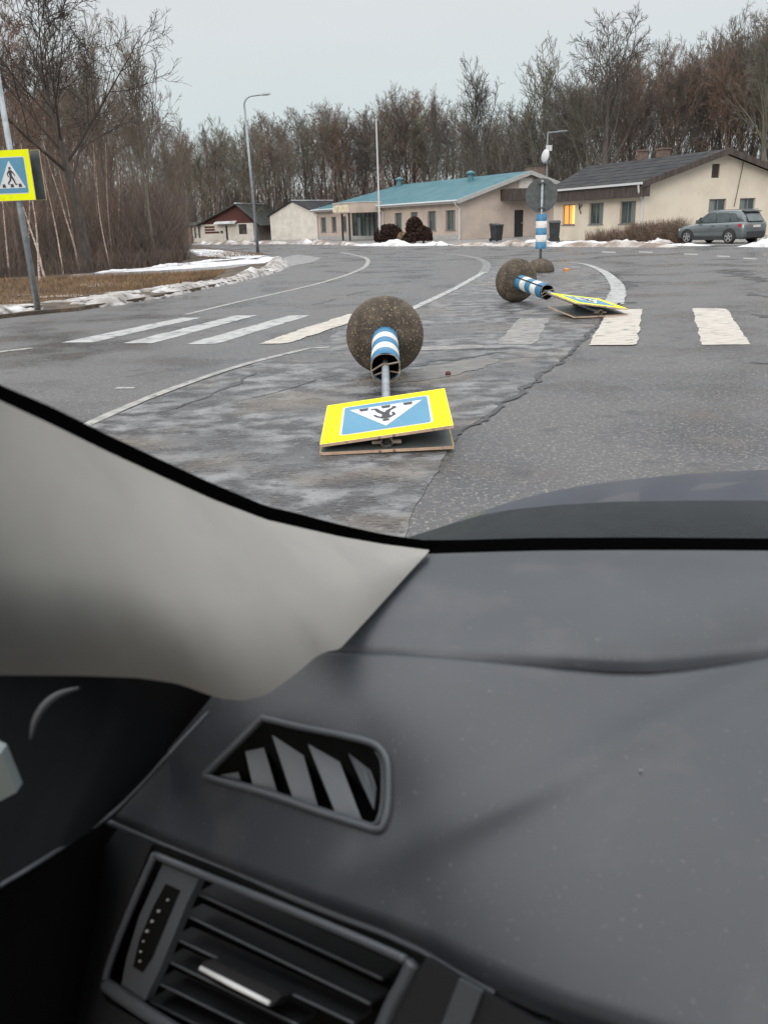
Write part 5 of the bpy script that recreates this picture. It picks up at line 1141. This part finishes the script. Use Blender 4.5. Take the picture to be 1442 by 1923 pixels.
# fascia plate with an opening for the air vent: pieces around it
fpoly('lower_fascia', [(222, 1556), (285, 1586), (200, 1800), (186, 1850), (200, 1880), (420, 2010), (100, 2080), (-60, 2100), (60, 1860), (110, 1730), (160, 1640)], -.01, .0, M['dashdark'], own)
fpoly('lower_fascia', [(800, 1800), (880, 1846), (1000, 1915), (1200, 2010), (1500, 2150), (1100, 2300), (700, 2200), (690, 1960), (725, 1925), (762, 1860)], -.01, .0, M['dashdark'], own)
fpoly('fascia_strip', [(862, 1838), (905, 1862), (868, 1960), (815, 1960)], .0005, .004, M['rimp'], own)
fpoly('fascia_gap', [(285, 1584), (800, 1800), (1010, 1912), (1010, 1935), (790, 1820), (283, 1594)], -.02, -.004, M['pit'], own)
av = fpoly('air_vent', [(288, 1593), (790, 1803), (760, 1866), (690, 2050), (420, 2000), (195, 1870), (190, 1830), (210, 1790)], -.055, -.045, M['pit'], own)
def beam(pts, r_, m, name='vent_frame', off=0.0, par=None, n=8):
    c = smooth_curve([FZ(u, v, off) for u, v in pts], 6); return MB().tube(c, r_, n, True).build(name, m, par or av, True, world=True)
beam([(292, 1606), (400, 1650), (540, 1707), (680, 1766), (762, 1803)], .0032, M['rimp'])
beam([(292, 1604), (262, 1670), (228, 1750), (206, 1810), (198, 1840)], .0034, M['rimp'])
beam([(198, 1848), (250, 1885), (320, 1930), (450, 2010)], .0058, M['rimp'])
beam([(775, 1808), (758, 1845), (735, 1888), (705, 1960)], .0052, M['rimp'])
# thumb wheel panel
pn = fpoly('dial_panel', [(306, 1622), (374, 1650), (352, 1695), (300, 1822), (272, 1880), (226, 1862), (238, 1800), (262, 1720)], -.012, -.004, M['rimp'], av)
fpoly('dial_slot', [(311, 1660), (338, 1672), (322, 1710), (285, 1800), (268, 1826), (250, 1815), (262, 1765), (288, 1702)], -.0035, -.003, M['pit'], pn)
for i, (u, v) in enumerate(((316, 1690), (298.7, 1711), (286.5, 1730), (277, 1748.6), (270, 1767.5), (265, 1787), (263.7, 1805))):
    q = FZ(u, v, -.0015); s_ = .0013 + .0004 * (i in (1, 2, 3)); mb = MB(); mb.lathe([(0, -s_), (s_, 0), (0, s_)], 8, Matrix.Translation(q)); mb.build('white_dot', M['dots'], pn, True, world=True)
for (a, b) in (((372, 1678), (718, 1838)), ((347, 1717), (695, 1885)), ((327, 1761), (665, 1922)), ((311, 1802), (560, 1925)), ((294, 1844), (500, 1945)), ((280, 1880), (440, 1960))):
    p0, p1 = FZ(*a, -.016), FZ(*b, -.016); back = -FN * .02 + Vector((0, 0, .006)); th = FN.cross(p1 - p0).normalized() * .0016
    mb = MB(); mb.hexa([p0 - th, p1 - th, p1 - th + back, p0 - th + back, p0 + th, p1 + th, p1 + th + back, p0 + th + back]); mb.build('slat', M['dashdark'], av, world=True)
    beam([a, ((a[0] + b[0]) / 2, (a[1] + b[1]) / 2), b], .0011, M['rimp'], 'slat_edge', -.014, av, 6)
tb = fpoly('vent_tab', [(380, 1806), (396, 1802), (524, 1862), (528, 1872), (508, 1892), (374, 1826)], -.014, .0, M['dashdark'], av)
c = [FZ(377, 1818, .002), FZ(440, 1851, .002), FZ(506, 1884, .002)]; MB().tube(c, [.0018, .0021, .0018], 8).build('chrome_strip', M['chrome'], tb, True, world=True)
# door side
dp = loftp('door_trim', [PY(-260, 1170, .52), PY(0, 1180, .60), PY(200, 1190, .66), PY(470, 1270, .68)], [PY(-300, 1840, .34), PY(0, 1668, .45), PY(105, 1602, .50), PY(214, 1536, .58)], M['doorblack'], own, 30, 14, lambda s, t, p: Vector((0, .10 * sin(pi * t) * (1 - .4 * s), -.02 * sin(pi * t))))
c = smooth_curve([PY(392, 1338, .61), PY(330, 1403, .58), PY(262, 1478, .58), PY(205, 1532, .57), PY(130, 1583, .52), (PY(60, 1628, .47)), PY(-30, 1682, .44), PY(-200, 1790, .35)], 6)
MB().tube(c, .0016, 6).build('door_edge_strip', M['rimp'], own, True, world=True)
arc = smooth_curve([PY(58, 1390, .50), PY(66, 1355, .505), PY(84, 1326, .51), PY(112, 1304, .515), PY(150, 1292, .52)], 5)
MB().tube(arc, [.0008 + .0022 * sin(pi * i / (len(arc) - 1)) for i in range(len(arc))], 8).build('speaker_ring', M['rimp'], dp, True, world=True)
p4_ = [PY(-40, 1395, .47), PY(2, 1415, .47), PY(32, 1488, .47), PY(-6, 1508, .47), PY(-60, 1520, .47)]
MB().add(p4_ + [p + Vector((0, .01, 0)) for p in p4_], [(0, 1, 2, 3, 4), (9, 8, 7, 6, 5), (0, 5, 6, 1), (1, 6, 7, 2), (2, 7, 8, 3), (3, 8, 9, 4), (4, 9, 5, 0)]).build('door_handle', mat('satin_metal', (.35, .40, .40), rough=.4, metal=.4), dp, world=True)
loftp('footwell_side', [PY(-300, 1800, .44), PY(0, 1640, .50), PY(120, 1570, .60), PY(240, 1525, .70)], [PY(-300, 2200, .38), PY(0, 2150, .48), PY(200, 2150, .58), PY(420, 2100, .66)], M['pit'], own, 12, 4)
# windscreen pillar trim
Tp = [(-420, 560, .33), (-200, 655, .42), (0, 752, .50), (100, 798, .545), (200, 847, .59), (300, 893, .635), (400, 938, .68), (500, 976, .725), (560, 990, .75), (640, 1008, .79), (720, 1022, .825), (806, 1033, .86)]
Bp = [(-420, 1290, .34), (-200, 1275, .40), (0, 1268, .45), (150, 1269, .482), (260, 1273, .504), (330, 1283, .515), (360, 1293, .519), (400, 1308, .523), (420, 1313, .526), (460, 1315, .532), (500, 1306, .542), (530, 1285, .555), (560, 1262, .572), (592, 1234, .595), (612, 1224, .605), (638, 1219, .62), (700, 1152, .69), (760, 1085, .765), (804, 1037, .84)]
def pil(s, t, p):
    b = (.038 * sin(pi * min(1, t / 1.25)) - (.040 * ((t - .6) / .4) ** 2 if t > .6 else 0)) * (1 - s) ** .7
    return (EYE - p).normalized() * b
loftp('pillar_trim', [PY(*p) for p in Tp], [PY(*p) for p in Bp], M['pillar'], own, 90, 50, pil)
fr_o = [(-420, 520, .36), (-200, 628, .45), (0, 722, .53), (100, 765, .575), (200, 815, .62), (300, 862, .665), (400, 908, .71), (500, 950, .755), (560, 964, .78), (600, 975, .80), (660, 990, .82), (720, 1003, .85), (780, 1012, .88), (840, 1020, .90)]
fr_i = [(-420, 590, .34), (-200, 680, .43), (0, 775, .51), (100, 820, .555), (200, 868, .60), (300, 915, .645), (400, 960, .69), (500, 996, .735), (560, 1010, .76), (640, 1030, .80), (720, 1045, .835), (806, 1052, .87), (840, 1050, .90)]
loftp('windscreen_seal', [PY(*p) for p in fr_o], [PY(*p) for p in fr_i], M['seal'], own, 60, 3)
loftp('windscreen_seal', [PY(u, v, .90) for u, v in ((790, 1014), (860, 1014), (1000, 1010), (1200, 1009), (1442, 1011), (1900, 1030), (2500, 1050))], [PY(u, v, .87) for u, v in ((790, 1052), (860, 1046), (1000, 1042), (1200, 1042), (1442, 1042), (1900, 1052), (2500, 1072))], M['seal'], own, 40, 3)
# hood and cowl outside the glass
cow_t = [PY(u, v, 1.16) for u, v in ((770, 1008), (840, 986), (900, 968), (960, 957), (1050, 948), (1150, 942), (1300, 940), (1442, 940), (1800, 948), (2300, 975))]
cow_b = [PY(u, v, .93) for u, v in ((770, 1024), (840, 1030), (900, 1034), (960, 1034), (1050, 1034), (1150, 1034), (1300, 1034), (1442, 1036), (1800, 1044), (2300, 1064))]
loftp('cowl', cow_t, cow_b, M['cowl'], own, 80, 16, lambda s, t, p: Vector((0, 0, .012 * sin(pi * t) * min(1, s * 4))))
hd_t = [PY(u, v, 1.9) for u, v in ((765, 1008), (830, 990), (900, 962), (960, 942), (1030, 924), (1100, 911), (1200, 898), (1300, 889), (1442, 882), (1800, 876), (2300, 900))]
hd_b = [PY(u, v, 1.17) for u, v in ((764, 1012), (832, 994), (900, 972), (960, 961), (1050, 951), (1150, 945), (1300, 943), (1442, 943), (1800, 951), (2300, 980))]
loftp('hood', hd_t, hd_b, M['hood'], own, 80, 20, lambda s, t, p: Vector((0, 0, .012 * sin(pi * t) * min(1, s * 4))))
hz = lambda u, v, y=1.35: PY(u, v, y)
# windscreen pane, roof, far pillar, doors and seats: what encloses the cabin
x0_, x1_ = -.78, 1.42
ws = [Vector((x0_ + .12, .97, 1.04)), Vector((x1_ - .12, .97, 1.04)), Vector((x1_ - .2, .12, 1.80)), Vector((x0_ + .2, .12, 1.80))]
MB().add(ws, [(0, 1, 2, 3)]).build('windscreen', clearm, own, world=True)
mb = MB(); mb.box(x0_ + .1, x1_ - .1, -2.3, .12, 1.80, 1.84); mb.build('roof', M['liner'], own, world=True)
for xa, sgn in ((x0_, 1), (x1_, -1)):
    mb = MB()
    for y_ in (-.75, -2.2):
        mb.hexa([(xa, y_ - .08, .95), (xa, y_ + .08, .95), (xa + sgn * .05, y_ + .08, .95), (xa + sgn * .05, y_ - .08, .95), (xa + sgn * .12, y_ - .06, 1.82), (xa + sgn * .12, y_ + .06, 1.82), (xa + sgn * .17, y_ + .06, 1.82), (xa + sgn * .17, y_ - .06, 1.82)])
        pb_ = mb.build('side_pillar', M['liner'], own, world=True); mb = MB()
    mb.box(xa, xa + sgn * .06, -2.3, .5 if sgn == 1 else .9, .45, .96); mb.build('door_panel', M['dashdark'], own, world=True)
mb = MB(); v_, f_ = prism([(-.05, .45), (1.0, .45), (1.0, 1.02), (.14, 1.78), (-.05, 1.78)], x0_ + .06, x0_ + .10, lambda a, b, y: (y, a, b)); mb.add(v_, f_); mb.build('added_shade_panel', M['dashdark'], own, world=True)  # unseen panel added across the side window opening to shade the left dash
mb = MB(); mb.hexa([(x1_ - .05, 1.0, 1.0), (x1_ - .05, .9, 1.0), (x1_ - .0, .9, 1.0), (x1_, 1.0, 1.0), (x1_ - .2, .2, 1.8), (x1_ - .2, .06, 1.8), (x1_ - .12, .06, 1.8), (x1_ - .12, .2, 1.8)]); mb.build('far_pillar_trim', M['pillar'], own, world=True)
mb = MB(); mb.box(x0_, x1_, -2.3, .9, .40, .45); mb.build('floor_mat', M['dashdark'], own, world=True)
mb = MB(); mb.box(x0_, x1_, .90, .94, .40, 1.06); mb.build('firewall', M['dashdark'], own, world=True)
mb = MB(); mb.box(x0_, x1_, -2.34, -2.3, .4, 1.25); mb.build('tailgate', M['dashdark'], own, world=True)
for cx_ in (-.15, .78):
    mb = MB(); mb.hexa([(cx_ - .26, -1.35, .55), (cx_ + .26, -1.35, .55), (cx_ + .26, -1.15, .55), (cx_ - .26, -1.15, .55), (cx_ - .22, -1.55, 1.25), (cx_ + .22, -1.55, 1.25), (cx_ + .22, -1.42, 1.25), (cx_ - .22, -1.42, 1.25)]); st = mb.build('seat', M['dashdark'], own, world=True)
    mb = MB(); mb.box(cx_ - .26, cx_ + .26, -1.15, -.62, .5, .68); mb.build('cushion', M['dashdark'], st, world=True)
    mb = MB(); mb.box(cx_ - .13, cx_ + .13, -1.56, -1.46, 1.29, 1.47); mb.build('headrest', M['dashdark'], st, world=True)
